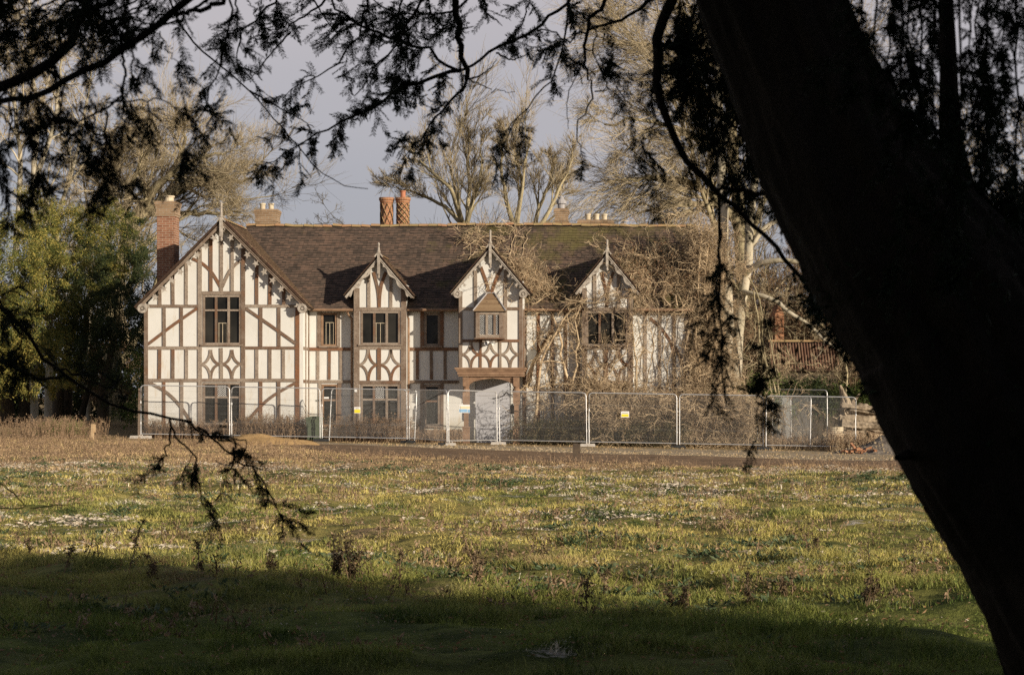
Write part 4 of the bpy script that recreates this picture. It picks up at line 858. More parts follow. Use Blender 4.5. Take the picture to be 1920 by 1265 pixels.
evergreen('holly', 'small bright green shrub in the shade by the house corner', G(256, 79.5), [B(258, 705, 79.5, .5, .5, .8), B(256, 770, 79.5, .5, .5, .6)], M['bush'], nclump=40, per=50, leaf=(.1, .06), cat='shrub')
evergreen('far_wood', 'deep shaded evergreen mass behind the left trunks', G(120, 100), [B(60, 700, 100, 4.5, 2, 2.4), B(200, 690, 100, 3.2, 2, 2.8), B(-60, 640, 102, 4, 2, 3)], M['yewfar2'], nclump=420, per=70, leaf=(.24, .1), csize=.6, cat='wood')
# right side bushes
evergreen('holly', 'glossy green bush behind the log beside the dark trunk', G(1655, 80), [B(1650, 745, 80, .9, .8, .8), B(1610, 745, 81, .6, .6, .5), B(1680, 760, 80, .8)], M['bush'], nclump=130, per=70, leaf=(.1, .055), cat='shrub')
evergreen('laurel', 'yellow-green bush at the foot of the sycamores', G(1425, 80), [B(1420, 735, 80, .7, .6, .6), B(1395, 760, 80, .7), B(1450, 770, 80, .6)], M['bush'], nclump=110, per=60, leaf=(.1, .055), cat='shrub')
evergreen('far_wood', 'dark thicket bank behind the shed and the fallen log', G(1500, 115), [B(1400, 660, 115, 3, 1.5, 2.6), B(1500, 650, 116, 3.5, 1.5, 3), B(1600, 650, 115, 3.5, 1.5, 3), B(1700, 640, 115, 3.5, 1.5, 3), B(1850, 640, 115, 4, 1.5, 3)], M['russetdark'], nclump=420, per=70, leaf=(.2, .05), csize=.6, cat='wood')
evergreen('holly', 'dark green clump under the tiled shed', G(1520, 84), [B(1500, 738, 84, 1.2, .8, .5), B(1550, 742, 84, 1.0, .8, .5)], M['yewfar2'], nclump=150, per=60, leaf=(.12, .06), cat='shrub')

# ------------------------------------------------------------------ shed, distant gable, log, heap
Y = 90
sh = thing('tiled_shed', 'low outbuilding with an orange pantile roof beyond the arching limbs', 'shed', G(1510, Y))
mb = MB(); x0, x1 = WX(1445, Y), WX(1575, Y); n = 24; zt, ze_ = WZ(640, Y), WZ(692, Y)
for k in range(n):
    a = x0 + (x1 - x0) * k / n; b = a + (x1 - x0) / n
    mb.tubes([[(a + (b - a) * .5, Y + 1.6, zt), (a + (b - a) * .5, Y, ze_)]], [[(b - a) * .34, (b - a) * .36]], 8)
mb.hexa([(x0, Y, ze_ - .08), (x1, Y, ze_ - .08), (x1, Y + 1.6, zt - .08), (x0, Y + 1.6, zt - .08), (x0, Y, ze_ - .02), (x1, Y, ze_ - .02), (x1, Y + 1.6, zt - .02), (x0, Y + 1.6, zt - .02)])
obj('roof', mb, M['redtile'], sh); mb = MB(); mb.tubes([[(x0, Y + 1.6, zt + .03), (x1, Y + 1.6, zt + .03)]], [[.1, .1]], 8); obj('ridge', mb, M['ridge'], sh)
mb = MB(); mb.box(x0 + .1, x1 - .1, Y + .25, Y + 3, -.5, ze_ - .06); obj('wall', mb, M['darkbark'], sh)
gb = thing('brick_outbuilding', 'narrow orange brick gable with a pointed top left of the pantile roof', 'building', G(1462, Y + 2)); Y = 91.8
mb = MB(); mb.prism([(WX(1453, Y), -.3), (WX(1470, Y), -.3), (WX(1470, Y), WZ(588, Y)), (WX(1466, Y), WZ(582, Y)), (WX(1461, Y), WZ(566, Y)), (WX(1456, Y), WZ(582, Y)), (WX(1453, Y), WZ(588, Y))], Y, Y + 4)
obj('wall', mb, M['orange'], gb); mb = MB(); mb.box(WX(1452, Y), WX(1471, Y), Y - .04, Y + .0, WZ(653, Y), WZ(650, Y)); obj('coping', mb, M['buff'], gb)
def irregular_tube(pts, r, n=70, sides=40, amp=.2, k0=0.):
    q, rr_ = poly(pts, r[0], r[1], n); mb = MB(); mb.tubes(q[None], rr_[None], sides); V = mb.v[0].reshape(n, sides, 3); a = np.arange(sides)[None] * 2 * math.pi / sides; t = np.linspace(0, 9, n)[:, None]
    k = 1 + amp * (.5 * np.sin(3 * a + t * .5 + k0) + .35 * np.sin(7 * a - t * .6 + k0) + .3 * np.sin(13 * a + t * .4) + 1.1 * vnoise(a * 2.2 + k0 + 0 * t, t * .9, 1) + .7 * vnoise(a * 6 + 0 * t, t * .7 + k0, 1) + .5 * vnoise(a * 3 + 0 * t, t * 5, 1))
    V[:] = q[:, None] + (V - q[:, None]) * k[..., None]; mb.v[0] = V.reshape(-1, 3); return mb
Y = 77.5
lg = thing('fallen_log', 'large weathered fallen tree trunk with upright snag behind the end fence panel', 'log', G(1640, Y))
obj('trunk', irregular_tube([P(1574, 776, Y), P(1620, 780, Y), P(1670, 786, Y), P(1740, 796, Y)], (.38, .30), amp=.45), M['log'], lg, True)
for a_, b_, c_, k in ((802, 812, .22, 1.), (768, 772, .13, 2.), (820, 826, .17, 3.)): obj('limb', irregular_tube([P(1578, a_ - 6, Y - .4), P(1630, a_, Y - .45), P(1700, b_, Y - .4)], (c_, c_ * .8), amp=.5, k0=k), M['log'], lg, True)
obj('snag', irregular_tube([P(1600, 782, Y), P(1590, 762, Y), P(1582, 742, Y), P(1575, 722, Y)], (.26, .05), 30, 24, .5), M['log'], lg, True)
obj('snag', irregular_tube([P(1592, 776, Y), P(1600, 752, Y), P(1612, 738, Y)], (.14, .03), 20, 16, .5, 4.), M['log'], lg, True)
mb = MB()
for k in range(34):
    a = P(1580, 788, Y); d = norm(np.array([-1 - rng.random(), rng.normal(0, .5), rng.normal(0, 1.)])); mb.tubes(*path(np.array([[a[0] + rng.uniform(-.1, .3), a[1] - rng.uniform(0, .3), a[2] + rng.uniform(-.6, .4)]]), d[None], np.array([rng.uniform(.2, .7)]), 6, .35, (0, 0, 0), np.array([rng.uniform(.02, .08)]), np.array([.008])), 6)
obj('root', mb, M['log'], lg, True)
Y = 76.4; g = G(1567, Y); mb = MB(); prof = []
for k in range(26): prof.append((.29 + .03 * (k % 2), g[2] - .05 + k * .038))
mb.lathe(g[0], g[1], prof, 18); tag(obj('corrugated_drum', mb, M['pot']), 'cream corrugated drum standing by the torn end of the log', 'drum')
def heap(name, label, cat, px, Y, rx, ry, h, mat, n=34, stones=0, smat=None):
    g = G(px, Y); root = thing(name, label, cat, g); mb = MB(); X, Z = np.meshgrid(np.linspace(-1, 1, n), np.linspace(-1, 1, n)); r = np.sqrt(X ** 2 + Z ** 2)
    hh = h * np.clip(1 - r, 0, 1) ** .9 * (1 + .25 * np.sin(X * 5 + px) * np.cos(Z * 4)) + rng.normal(0, h * .03, X.shape) * (r < .95) - .04
    V = np.stack([g[0] + X * rx, g[1] + Z * ry, gz(g[0] + X * rx, g[1] + Z * ry) + hh], -1).reshape(-1, 3); i = np.arange(n - 1)[:, None] * n + np.arange(n - 1)[None, :]
    mb.add(V, np.stack([i, i + 1, i + n + 1, i + n], -1).reshape(-1, 4)); obj('mound', mb, mat, root, True)
    if stones:
        s = MB()
        for _ in range(stones):
            k = rng.integers(0, len(V)); 
            if hh.reshape(-1)[k] < .02: continue
            p = V[k]; q = rng.uniform(.01, .035); s.hexa([(p[0] + dx * q * rng.uniform(.6, 1.3), p[1] + dy * q * rng.uniform(.6, 1.3), p[2] + dz * q * rng.uniform(.6, 1.1)) for dz in (-1, 1) for dx, dy in ((-1, -1), (1, -1), (1, 1), (-1, 1))])
        obj('stone', s, smat or mat, root)['kind'] = 'stuff'
    return root, g
heap('gravel_heap', 'low heap of orange sand in front of the first fence panels', 'heap', 500, 69.2, 2.2, 1.7, .46, M['sand'])
heap('rubble_heap', 'grey heap of rubble and soil beside the dark foreground trunk', 'heap', 1660, 71, 2.0, 1.5, .62, M['rubble'], stones=500, smat=M['verge'])
Y = 70.0; g = G(1607, Y); root = thing('brick_pile', 'small pile of broken orange bricks at the foot of the rubble heap', 'pile', g)
for k in range(16):
    mb = MB(); a = rng.uniform(0, math.pi); ca, sa = math.cos(a), math.sin(a); x, y, z = g[0] + rng.normal(0, .28), g[1] + rng.normal(0, .12), g[2] + .03 + max(0, .22 - .05 * (k % 5)) * rng.random() + .05
    ti = rng.normal(0, .3)
    mb.hexa([(x + ca * u - sa * v, y + sa * u + ca * v, z + w_ + u * ti) for w_ in (-.035, .035) for u, v in ((-.11, -.05), (.11, -.05), (.11, .05), (-.11, .05))]); obj('brick', mb, M['orange'], root)

# ------------------------------------------------------------------ fence of mesh panels
def panel(name, label, pa, pb, h=2.0, lift=.06, tilt=0, cat='fence'):
    tilt = tilt + rng.normal(0, .010)
    a = np.array(pa, float); b = np.array(pb, float); root = thing(name, label, cat, tuple(a), 'mesh fence panels round the house')
    u = b - a; Lh = np.linalg.norm(u[:2]); zup = np.array([tilt, 0, 1.0]); n_ = np.array([-u[1], u[0], 0]) / Lh
    if n_[1] > 0: n_ = -n_
    def pt(s, z): return a + u * s + zup * (z + lift)
    rc = .14; rs_ = rc / Lh; fr = MB(); pts = [pt(0, -.02), pt(0, h * .5), pt(0, h - rc)] + [pt(rs_ * (1 - math.cos(q)), h - rc + rc * math.sin(q)) for q in (.5, 1.05, 1.57)] + [pt(.5, h)] + [pt(1 - rs_ * (1 - math.cos(q)), h - rc + rc * math.sin(q)) for q in (1.57, 1.05, .5)] + [pt(1, h - rc), pt(1, h * .5), pt(1, -.02)]
    fr.tubes(np.array(pts)[None], np.full((1, len(pts)), .021), 8); fr.tubes(np.array([pt(0, .12), pt(1, .12)])[None], np.full((1, 2), .017), 8)
    for s_ in (.0, 1.0):
        for z in (1.3, .5): fr.tubes(np.array([pt(s_, z) - n_ * .0, pt(s_, z + .08)])[None], np.full((1, 2), .029), 8)
    obj('frame', fr, M['galv'], root, True)
    ms = MB(); nv = int(Lh / .038); s = np.linspace(.008, .992, nv)
    ms.tubes(np.stack([np.stack([pt(q, .12) for q in s]), np.stack([pt(q, h) for q in s])], 1), np.full((nv, 2), .0017), 3)
    zs = [.35, .62, .65, .95, 1.25, 1.52, 1.55, 1.8]; ms.tubes(np.stack([np.stack([pt(0, z) + n_ * .004 for z in zs]), np.stack([pt(1, z) + n_ * .004 for z in zs])], 1), np.full((len(zs), 2), .0018), 3)
    obj('mesh', ms, M['wire'], root); return root, pt, n_
FJ = {}
def GP(px, Y): return G(px, Y)
panels = [('leftmost fence panel, before the left half of the big gable', (264, 75.5), (430.5, 75.5)), ('second fence panel, before the right half of the big gable', (434.5, 75.5), (600, 75.4)),
          ('fence panel before the left dormer bay, carrying a yellow and white sign', (604, 75.4), (763, 75.1)), ('short-looking angled fence panel left of the porch, between two close posts', (767, 75.1), (838, 72.3)), ('angled fence panel across the porch door, with a blue and white sign', (841.5, 72.3), (932, 75.1)),
          ('fence panel just right of the porch before the dead vines', (937, 75.1), (1100, 74.7)), ('fence panel with a small yellow sign before the right dormer bay', (1104.5, 74.7), (1269, 74.5)), ('vine-backed fence panel before the end of the house', (1274, 74.5), (1431, 74.2)), ('rightmost fence panel, in front of the log and the drum', (1436, 74.1), (1604, 73.9))]
PT = []
for lab, a, b in panels: PT.append(panel('wire_fence', lab, GP(*a), GP(*b)))
panel('wire_fence', 'tilted spare fence panel leaning behind the one before the left dormer bay', GP(617, 75.9), GP(777, 75.7), tilt=.05)
panel('wire_fence', 'spare fence panel with a tall rounded end standing behind the rightmost one', GP(1420, 81.5), GP(1551, 79.5), h=2.05, lift=.30)
panel('wire_fence', 'spare fence panel parked askew inside the right end of the fence', GP(1447, 79), GP(1519, 75.6)); panel('wire_fence', 'nearly edge-on spare fence panel among the parked ones', GP(1462, 80.5), GP(1483, 77))
for i, (px, Y, m, lab) in enumerate([(264, 75.45, 'concrete', 'long pale concrete foot at the left end of the fence'), (432.5, 75.5, 'rubber', 'dark foot under the joint of the two big-gable panels'), (602, 75.4, 'rubber', 'dark foot beside the green bin'), (765, 75.1, 'rubber', 'dark foot right of the left dormer bay'),
        (836, 72.25, 'rubber', 'black rubber foot at the nearest corner of the fence'), (845, 72.2, 'concrete', 'small pale foot touching the black one at the fence corner'), (934.5, 75.1, 'concrete', 'pale foot right of the porch door'), (1102, 74.7, 'concrete', 'pale foot behind the short dark stake'), (1271.5, 74.5, 'rubber', 'dark foot where the signed panel meets the vine-backed panel'), (1433, 74.1, 'rubber', 'dark foot left of the rightmost panel'), (1603, 73.9, 'rubber', 'dark foot at the right end of the fence by the heap')]):
    g = G(px, Y); wd = .42 if m == 'concrete' and px < 300 else (.2 if px == 845 else .30); mb = MB(); x, y, z = g; z -= .02; e = .03; hh = .13
    mb.hexa([(x - wd, y - .12, z), (x + wd, y - .12, z), (x + wd, y + .12, z), (x - wd, y + .12, z), (x - wd + e, y - .12 + e, z + hh), (x + wd - e, y - .12 + e, z + hh), (x + wd - e, y + .12 - e, z + hh), (x - wd + e, y + .12 - e, z + hh)])
    for dx in (-.05, .05): mb.lathe(x + dx, y, [(.032, z + hh), (.032, z + hh + .03)], 8)
    tag(obj('concrete_block' if m == 'concrete' else 'rubber_block', mb, M[m]), lab, 'fence block', 'blocks under the mesh fence')
def sign(name, label, px, py, Y, w_, h, parts):
    x, y, z = P(px, py, Y); r = thing(name, label, 'sign', (x, y, z)); mb = MB(); mb.box(x - w_ / 2, x + w_ / 2, y - .004, y + .004, z - h / 2, z + h / 2); obj('board', mb, M['white'], r)
    for nm, m, a, b, c, d in parts: mb = MB(); mb.box(x - w_ / 2 + a * w_, x - w_ / 2 + b * w_, y - .009, y - .0045, z - h / 2 + c * h, z - h / 2 + d * h); obj(nm, mb, M[m], r)
txt = [('print_line', 'darkbark', .14, .86, .18, .21), ('print_line', 'darkbark', .14, .7, .30, .33)]
sign('warning_sign', 'small white sign with a yellow lower half on the panel before the left dormer bay', 670, 768.5, 75.22, .24, .24, [('yellow_band', 'yellow', .04, .96, .06, .60), ('print_line', 'darkbark', .2, .8, .68, .72), ('print_line', 'darkbark', .2, .7, .80, .84)])
sign('warning_sign', 'small white and yellow sign on the panel before the right dormer bay', 1172, 776.5, 74.52, .31, .23, [('yellow_band', 'yellow', .06, .94, .10, .55), ('print_line', 'darkbark', .15, .85, .68, .74)])
sign('banner_sign', 'blue, cream and white banner on the angled panel by the porch', 871, 766, 73.0, .40, .31, [('blue_band', 'blue', .0, .75, .08, .45), ('cream_band', 'cream', .1, 1.0, .5, .78), ('blue_corner', 'blue', .8, 1.0, .05, .4)])
sign('notice', 'tiny white notice on the left post of the left dormer bay', 667, 731, 77.7, .10, .15, []); sign('notice', 'narrow white notice on the top rail over the green bin', 612, 745.5, 77.9, .2, .07, [])
for px, Y, h, m, lab, wd in ((172.5, 72.5, .58, 'stake', 'pale square wooden stake left of the fence', .05), (102, 74.5, .38, 'stake', 'thin leaning wooden stick before the left evergreens', .02), (1077, 53.0, .52, 'darkstake', 'short dark stake at the near edge of the track', .06), (261, 76.1, 1.95, 'timber', 'reddish upright post at the left end of the fence', .05)):
    g = G(px, Y); mb = MB(); mb.hexa([(g[0] + sx * wd + (.0 if z < 1 else .03), g[1] + sy * wd, g[2] + (h if z else -.1)) for z in (0, 1) for sx, sy in ((-1, -1), (1, -1), (1, 1), (-1, 1))])
    if px in (172.5, 1077): mb.box(g[0] + wd * 1.05, g[0] + wd * 2.6, g[1] - .02, g[1] + .03, g[2] + h * .45, g[2] + h * .97)
    tag(obj('stake', mb, M[m]), lab, 'post')
# green bin
Y = 76.0; g = G(590, Y); bn = thing('wheelie_bin', 'dark green plastic wheelie bin behind the fence by the small windows', 'bin', g); x, y, z = g
mb = MB(); mb.hexa([(x - .24, y - .26, z + .05), (x + .24, y - .26, z + .05), (x + .24, y + .26, z + .05), (x - .24, y + .26, z + .05), (x - .29, y - .32, z + .85), (x + .29, y - .32, z + .85), (x + .29, y + .32, z + .85), (x - .29, y + .32, z + .85)]); mb.box(x - .22, x + .22, y - .33, y - .295, z + .2, z + .72); obj('body', mb, M['bin'], bn)
mb = MB(); mb.prism([(x - .33, z + .86), (x + .33, z + .86), (x + .30, z + .92), (x + .05, z + .97), (x - .05, z + .97), (x - .30, z + .92)], y - .36, y + .36); obj('lid', mb, M['bin'], bn)
for s_ in (-1, 1): mb = MB(); q = [(x + s_ * .25, y + .25, z + .1), (x + s_ * .3, y + .25, z + .1)]; mb.tubes([q], [[.1, .1]], 14); obj('wheel', mb, M['rubber'], bn)

# ------------------------------------------------------------------ dead climbers over the right part of the house
def climber(name, label, stems, dens, extra=None, mats=('vine', 'vine'), leafm='dead', nleaf=0, flat=(1, .35, 1)):
    root = thing(name, label, 'climber', tuple(stems[0][0][0])); ps = []; rs = []
    for pts, r0, r1 in stems: q, r = poly(pts, r0, r1, 14); q[1:] += rng.normal(0, .05, q[1:].shape) * np.array([1, .3, 1]); ps.append(q); rs.append(r)
    Pn, Rn = np.stack(ps), np.stack(rs); a = MB(); a.tubes(Pn, Rn, 6); A1 = spawn(Pn, Rn, dens[0], .05, 1, (20, 90), 0, .4, 9, .28, (0, -.0, -.02), .010, lens=(.6, 2.0), flat=flat); a.tubes(*A1, 4); obj('stem', a, M[mats[0]], root, True)
    c = MB(); A2 = spawn(*A1, dens[1], .05, 1, (20, 100), 0, .5, 7, .30, (0, 0, -.03), .009, lens=(.3, 1.0), flat=(1, .6, 1)); c.tubes(*A2, 3); A3 = spawn(*A2, dens[2], .05, 1, (20, 100), 0, .6, 4, .3, (0, 0, -.04), .007, lens=(.10, .45), flat=(1, .7, 1)); c.tubes(*A3, 3); obj('twigs', c, M[mats[1]], root)
    if nleaf:
        k = rng.integers(0, len(A3[0]), nleaf); C = A3[0][k, -1] + rng.normal(0, .04, (nleaf, 3)); l = MB(); l.leaves(C, rng.normal(size=(nleaf, 3)) - np.array([0, 0, .6]), rng.uniform(.04, .09, nleaf), rng.uniform(.02, .05, nleaf)); obj('leaves', l, M[leafm], root)
    return root
def sp(pxs, Y, r0=.05, r1=.015):  # path given in pixels, [px,py] or [px,py,Y]
    return ([P(p[0], p[1], p[2] if len(p) > 2 else Y) for p in pxs], r0, r1)
Yv = 77.7
climber('dead_climber', 'thick tangle of dead climber stems hanging over the right dormer bay', [sp([(1085, 830), (1075, 760), (1062, 700), (1050, 640), (1040, 590)], Yv, .10, .03), sp([(1090, 830), (1100, 770), (1120, 720), (1150, 690), (1180, 640), (1190, 580)], 77.3), sp([(1060, 830), (1066, 740), (1085, 660), (1080, 590, 77.3), (1090, 560, 77.2)], 77.5, .08, .02),
    sp([(1000, 800), (1010, 700), (1030, 640), (1060, 590), (1100, 560, 77.2)], 77.6, .07, .03), sp([(1150, 830), (1160, 780), (1130, 740), (1100, 700)], 77.3), sp([(1185, 830), (1192, 700), (1186, 600), (1180, 550, 77.2)], 77.4, .07, .02), sp([(1060, 560), (1110, 570), (1160, 560), (1215, 552)], 77.1, .04, .02), sp([(1040, 720), (1100, 720), (1170, 725), (1250, 715)], 77.5, .04, .02)], (9, 7, 4), nleaf=1800)
climber('dead_climber', 'russet dead climber matted over the roof right of the right dormer', [([(x_, main_y(z_) - .12, z_ + .05) for x_, z_ in ((WX(1150, 79) + i_ * .28 + rng.normal(0, .15) + j_ * rng.uniform(-.4, .35), 5.35 + j_ * (.62 if i_ > 4 else .40)) for j_ in range(5))], .04, .015) for i_ in range(13)], (7, 7, 4), nleaf=3500, leafm='russet')
climber('dead_climber', 'net of dead climber over the end wall right of the dormer bay', [sp([(q, 830), (q + rng.uniform(-15, 15), 740), (q + rng.uniform(-20, 20), 660), (q + rng.uniform(-25, 25), 590)], 77.85, .035, .012) for q in (1200, 1215, 1240, 1262, 1285)], (4, 4, 3), nleaf=150)
climber('dead_climber', 'tall thick column of hanging dead stems at the right corner of the house', [([G(1318 + i * 3.5, 77.6 + (i % 4) * .5), P(1312 + i * 4 + rng.normal(0, 6), 740, 77.6 + (i % 4) * .5), P(1308 + i * 4 + rng.normal(0, 6), 640, 77.8 + (i % 4) * .5), P(1305 + i * 3 + rng.normal(0, 7), 540, 78 + (i % 4) * .5), P(1308 + i * 2.4 + rng.normal(0, 7), 440 + rng.uniform(-20, 30), 78.4 + (i % 4) * .5)], .06, .02) for i in range(10)], (20, 11, 6), nleaf=4500, flat=(.7, .7, 1))
climber('dead_climber', 'bleached dead climber sprawling over the porch roof up to the ridge', [([(WX(a, 79), main_y(z) - .1, z) for a, z in q_], .035, .012) for q_ in (((985, 5.5), (975, 6.2), (960, 7.0), (950, 7.9), (965, 8.9)), ((990, 5.6), (985, 6.8), (972, 7.8), (990, 8.8)), ((930, 7.9), (900, 8.0), (880, 7.6), (868, 7.3)), ((940, 8.2), (910, 8.5), (880, 8.2), (862, 7.9)), ((950, 7.5), (975, 7.0), (990, 6.3), (1015, 5.7)), ((1000, 5.5), (1030, 5.9), (1060, 6.3), (1075, 6.6)))]
    + [([(x3 + .15 + k * .22, 76.7 + k * .35, WZ(461, VP_) - .08 - k * .22), (x3 + .5 + k * .2, 77.0 + k * .3, WZ(461, VP_) - .5 - k * .2), (x3 + 1.2 + k * .05, 77.2 + k * .3, WZ(461, VP_) - 1.25)], .03, .012) for k in range(4)], (9, 7, 4), nleaf=1200, leafm='russet')
climber('dead_climber', 'thick diagonal vine stem and fine twigs over the wall right of the porch', [sp([(988, 725), (1000, 690), (1018, 650), (1050, 610), (1085, 585)], 77.95, .10, .05), sp([(1010, 820), (1030, 760), (1020, 700), (1040, 650)], 77.95, .03, .01), sp([(960, 735), (985, 728), (1030, 722), (1075, 715)], 77.6, .03, .012), sp([(1045, 820), (1048, 770), (1060, 720)], 77.9, .03, .01)], (5, 5, 3), nleaf=100)
climber('dead_bramble', 'pile of tangled dead brambles behind the vine-backed fence panel', [([(WX(q, 76.4) + rng.normal(0, .1), 76.2 + rng.uniform(0, 1.6), -.25), (WX(q, 76.4) + rng.normal(0, .6), 76.2 + rng.uniform(0, 1.6), rng.uniform(.5, 1.2)), (WX(q, 76.4) + rng.normal(0, .9), 76.2 + rng.uniform(0, 1.6), rng.uniform(.8, 2.2)), (WX(q, 76.4) + rng.normal(0, 1.1), 76.2 + rng.uniform(0, 1.2), rng.uniform(.2, 1.5))], .03, .012) for q in np.linspace(1110, 1400, 28)], (13, 8, 5), nleaf=9000, flat=(1, 1, 1))
climber('dead_bramble', 'arching bare bramble stems hanging in front of the tiled shed', [([G(q, 87), (WX(q, 87) + rng.normal(0, .4), 87 + rng.normal(0, .3), rng.uniform(2, 3.4)), (WX(q, 87) + rng.normal(0, 1.0), 86.6, rng.uniform(2.4, 4.6)), (WX(q, 87) + rng.normal(0, 1.5), 86.4, rng.uniform(.8, 3.2))], .03, .012) for q in np.linspace(1420, 1590, 15)], (6, 4, 3), nleaf=300, mats=('oak', 'vine'), flat=(1, 1, 1))
# low growth along the wall, behind the fence
def weedrow(name, label, px0, px1, Y0, Y1, n, h, mat='dead', leafm='dead', nl=14, cat='weeds', ls=.07, leafn=None):
    a = G((px0 + px1) / 2, (Y0 + Y1) / 2); root = thing(name, label, cat, a); x = rng.uniform(WX(px0, Y0), WX(px1, Y0), n); y = rng.uniform(Y0, Y1, n); z = gz(x, y); st = np.stack([x, y, z - .02], -1)
    hh = h * rng.uniform(.45, 1.1, n); Pn, Rn = path(st, np.stack([rng.normal(0, .12, n), rng.normal(0, .12, n), np.ones(n)], -1), hh, 6, .08, (0, 0, 0), np.full(n, .008), np.full(n, .004)); c = MB(); c.tubes(Pn, Rn, 3)
    P2, R2 = spawn(Pn, Rn, 4, .3, 1, (20, 60), .35, .8, 4, .15, (0, 0, .05), .003); c.tubes(P2, R2, 3); obj('stalks', c, M[mat], root)['kind'] = 'stuff'
    Q = P2.reshape(-1, 3); k = rng.integers(0, len(Q), n * nl); C = Q[k] + rng.normal(0, .02, (len(k), 3)); l = MB(); l.leaves(C, rng.normal(size=(len(k), 3)) + np.array([0, 0, .3]), rng.uniform(.4, 1.2, len(k)) * ls, rng.uniform(.2, .5, len(k)) * ls); obj('leaves', l, M[leafm], root)['kind'] = 'stuff'
    return root
weedrow('dead_weeds', 'dense brown dead weeds before the right half of the big gable', 445, 578, 75.9, 76.7, 420, 1.0); weedrow('dead_weeds', 'sparser dead weeds under the ground floor window of the big gable', 268, 440, 75.9, 76.7, 330, .75)
weedrow('dead_weeds', 'mixed brown weeds under the left dormer bay window', 610, 765, 76, 77.2, 420, .95); weedrow('dead_weeds', 'thin weeds against the shaded wall left of the porch', 770, 862, 76, 77.8, 150, .6)
evergreen('low_shrub', 'low green and brown shrubs at the wall foot between porch and right dormer', G(1030, 76.6), [B(1000, 812, 76.6, .9, .5, .5), B(1050, 806, 76.4, 1.1, .5, .65), B(1085, 815, 76.2, .7, .4, .5)], M['wallshrub'], nclump=150, per=55, leaf=(.07, .04), csize=.3, cat='shrub')
evergreen('low_shrub', 'dark green low shrub behind the panel with the small yellow sign', G(1210, 76), [B(1210, 812, 76, 1.1, .6, .55), B(1160, 818, 76, .9, .5, .45), B(1255, 815, 76, .7, .5, .5)], M['wallshrub'], nclump=150, per=55, leaf=(.07, .04), csize=.3, cat='shrub')
evergreen('low_shrub', 'brown and green low shrub under the left dormer bay', G(720, 76.6), [B(700, 812, 76.8, .9, .4, .4), B(745, 815, 76.8, .5, .4, .4)], M['russet'], nclump=90, per=45, leaf=(.06, .035), csize=.28, cat='shrub')
weedrow('dead_weeds', 'tall straw-coloured grass round the log and the drum', 1560, 1700, 72.6, 76.5, 700, .7, 'vine', 'dead', 6, ls=.12); weedrow('dead_weeds', 'pale grass inside the right end of the fence', 1440, 1560, 75, 80, 400, .5, 'vine', 'dead', 8, ls=.1)
weedrow('dead_weeds', 'tall brown weeds at the far left edge of the field', -30, 110, 70, 77, 450, .8, 'dead', 'dead', 8, ls=.07); weedrow('dead_weeds', 'green-topped weeds in front of the left evergreens', 60, 120, 72, 76, 140, .7, 'dead', 'bush', 12, ls=.09)

# ------------------------------------------------------------------ the field: grass, dead stalks, rosettes
def scatter(n, y0, y1, ymin=None):
    y = np.sqrt(rng.uniform(y0 ** 2, y1 ** 2, n)); x = rng.uniform(-.35, .22, n) * y * 1.02; return x, y
def grass(name, n, y0, y1, hgt, wdt, keep=lambda x, y: np.ones(len(x), bool)):
    x, y = scatter(n, y0, y1); k = keep(x, y); x, y = x[k], y[k]; n = len(x)
    # clumping
    cl = 2 * vnoise(x, y, .9) + 1.2 * vnoise(x, y, .3); hh = hgt * rng.uniform(.3, 1.15, n) * np.clip(1 + .75 * cl, .3, 2)
    b = np.stack([x, y, gz(x, y) - .01], -1); a = rng.uniform(0, 2 * math.pi, n); u = np.stack([np.cos(a), np.sin(a), np.zeros(n)], -1); le = rng.normal(0, .55, (n, 2)) * hh[:, None]
    m = b + np.stack([le[:, 0] * .35, le[:, 1] * .35, hh * .6], -1); tp = b + np.stack([le[:, 0], le[:, 1], hh], -1); w_ = (wdt * rng.uniform(.6, 1.4, n))[:, None]
    V = np.stack([b - u * w_ / 2, b + u * w_ / 2, m + u * w_ * .35, m - u * w_ * .35, tp], 1).reshape(-1, 3); i = np.arange(n)[:, None] * 5
    mb = MB(); mb.add(V, i + np.array([[0, 1, 2, 3]]), i + np.array([[3, 2, 4]])); o = obj(name, mb, M['grass']); o['kind'] = 'stuff'; return o
offtrack = lambda x, y: y < near_y(x) - .1 + .5 * np.sin(x * 2) + rng.normal(0, .5, len(x))
tuft = lambda x, y: vnoise(x, y, .5) + .6 * vnoise(x, y, .22) + rng.normal(0, .10, len(x)) > -.06
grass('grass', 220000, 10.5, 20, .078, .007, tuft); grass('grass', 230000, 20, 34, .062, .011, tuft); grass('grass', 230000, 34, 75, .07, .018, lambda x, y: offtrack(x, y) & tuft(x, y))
grass('grass', 26000, 56, 76, .07, .02, lambda x, y: (y > track_y(x) + .8 + .5 * np.sin(x * 3)) & (np.sin(x * 2.1 + y) + rng.normal(0, .6, len(x)) > -.1))
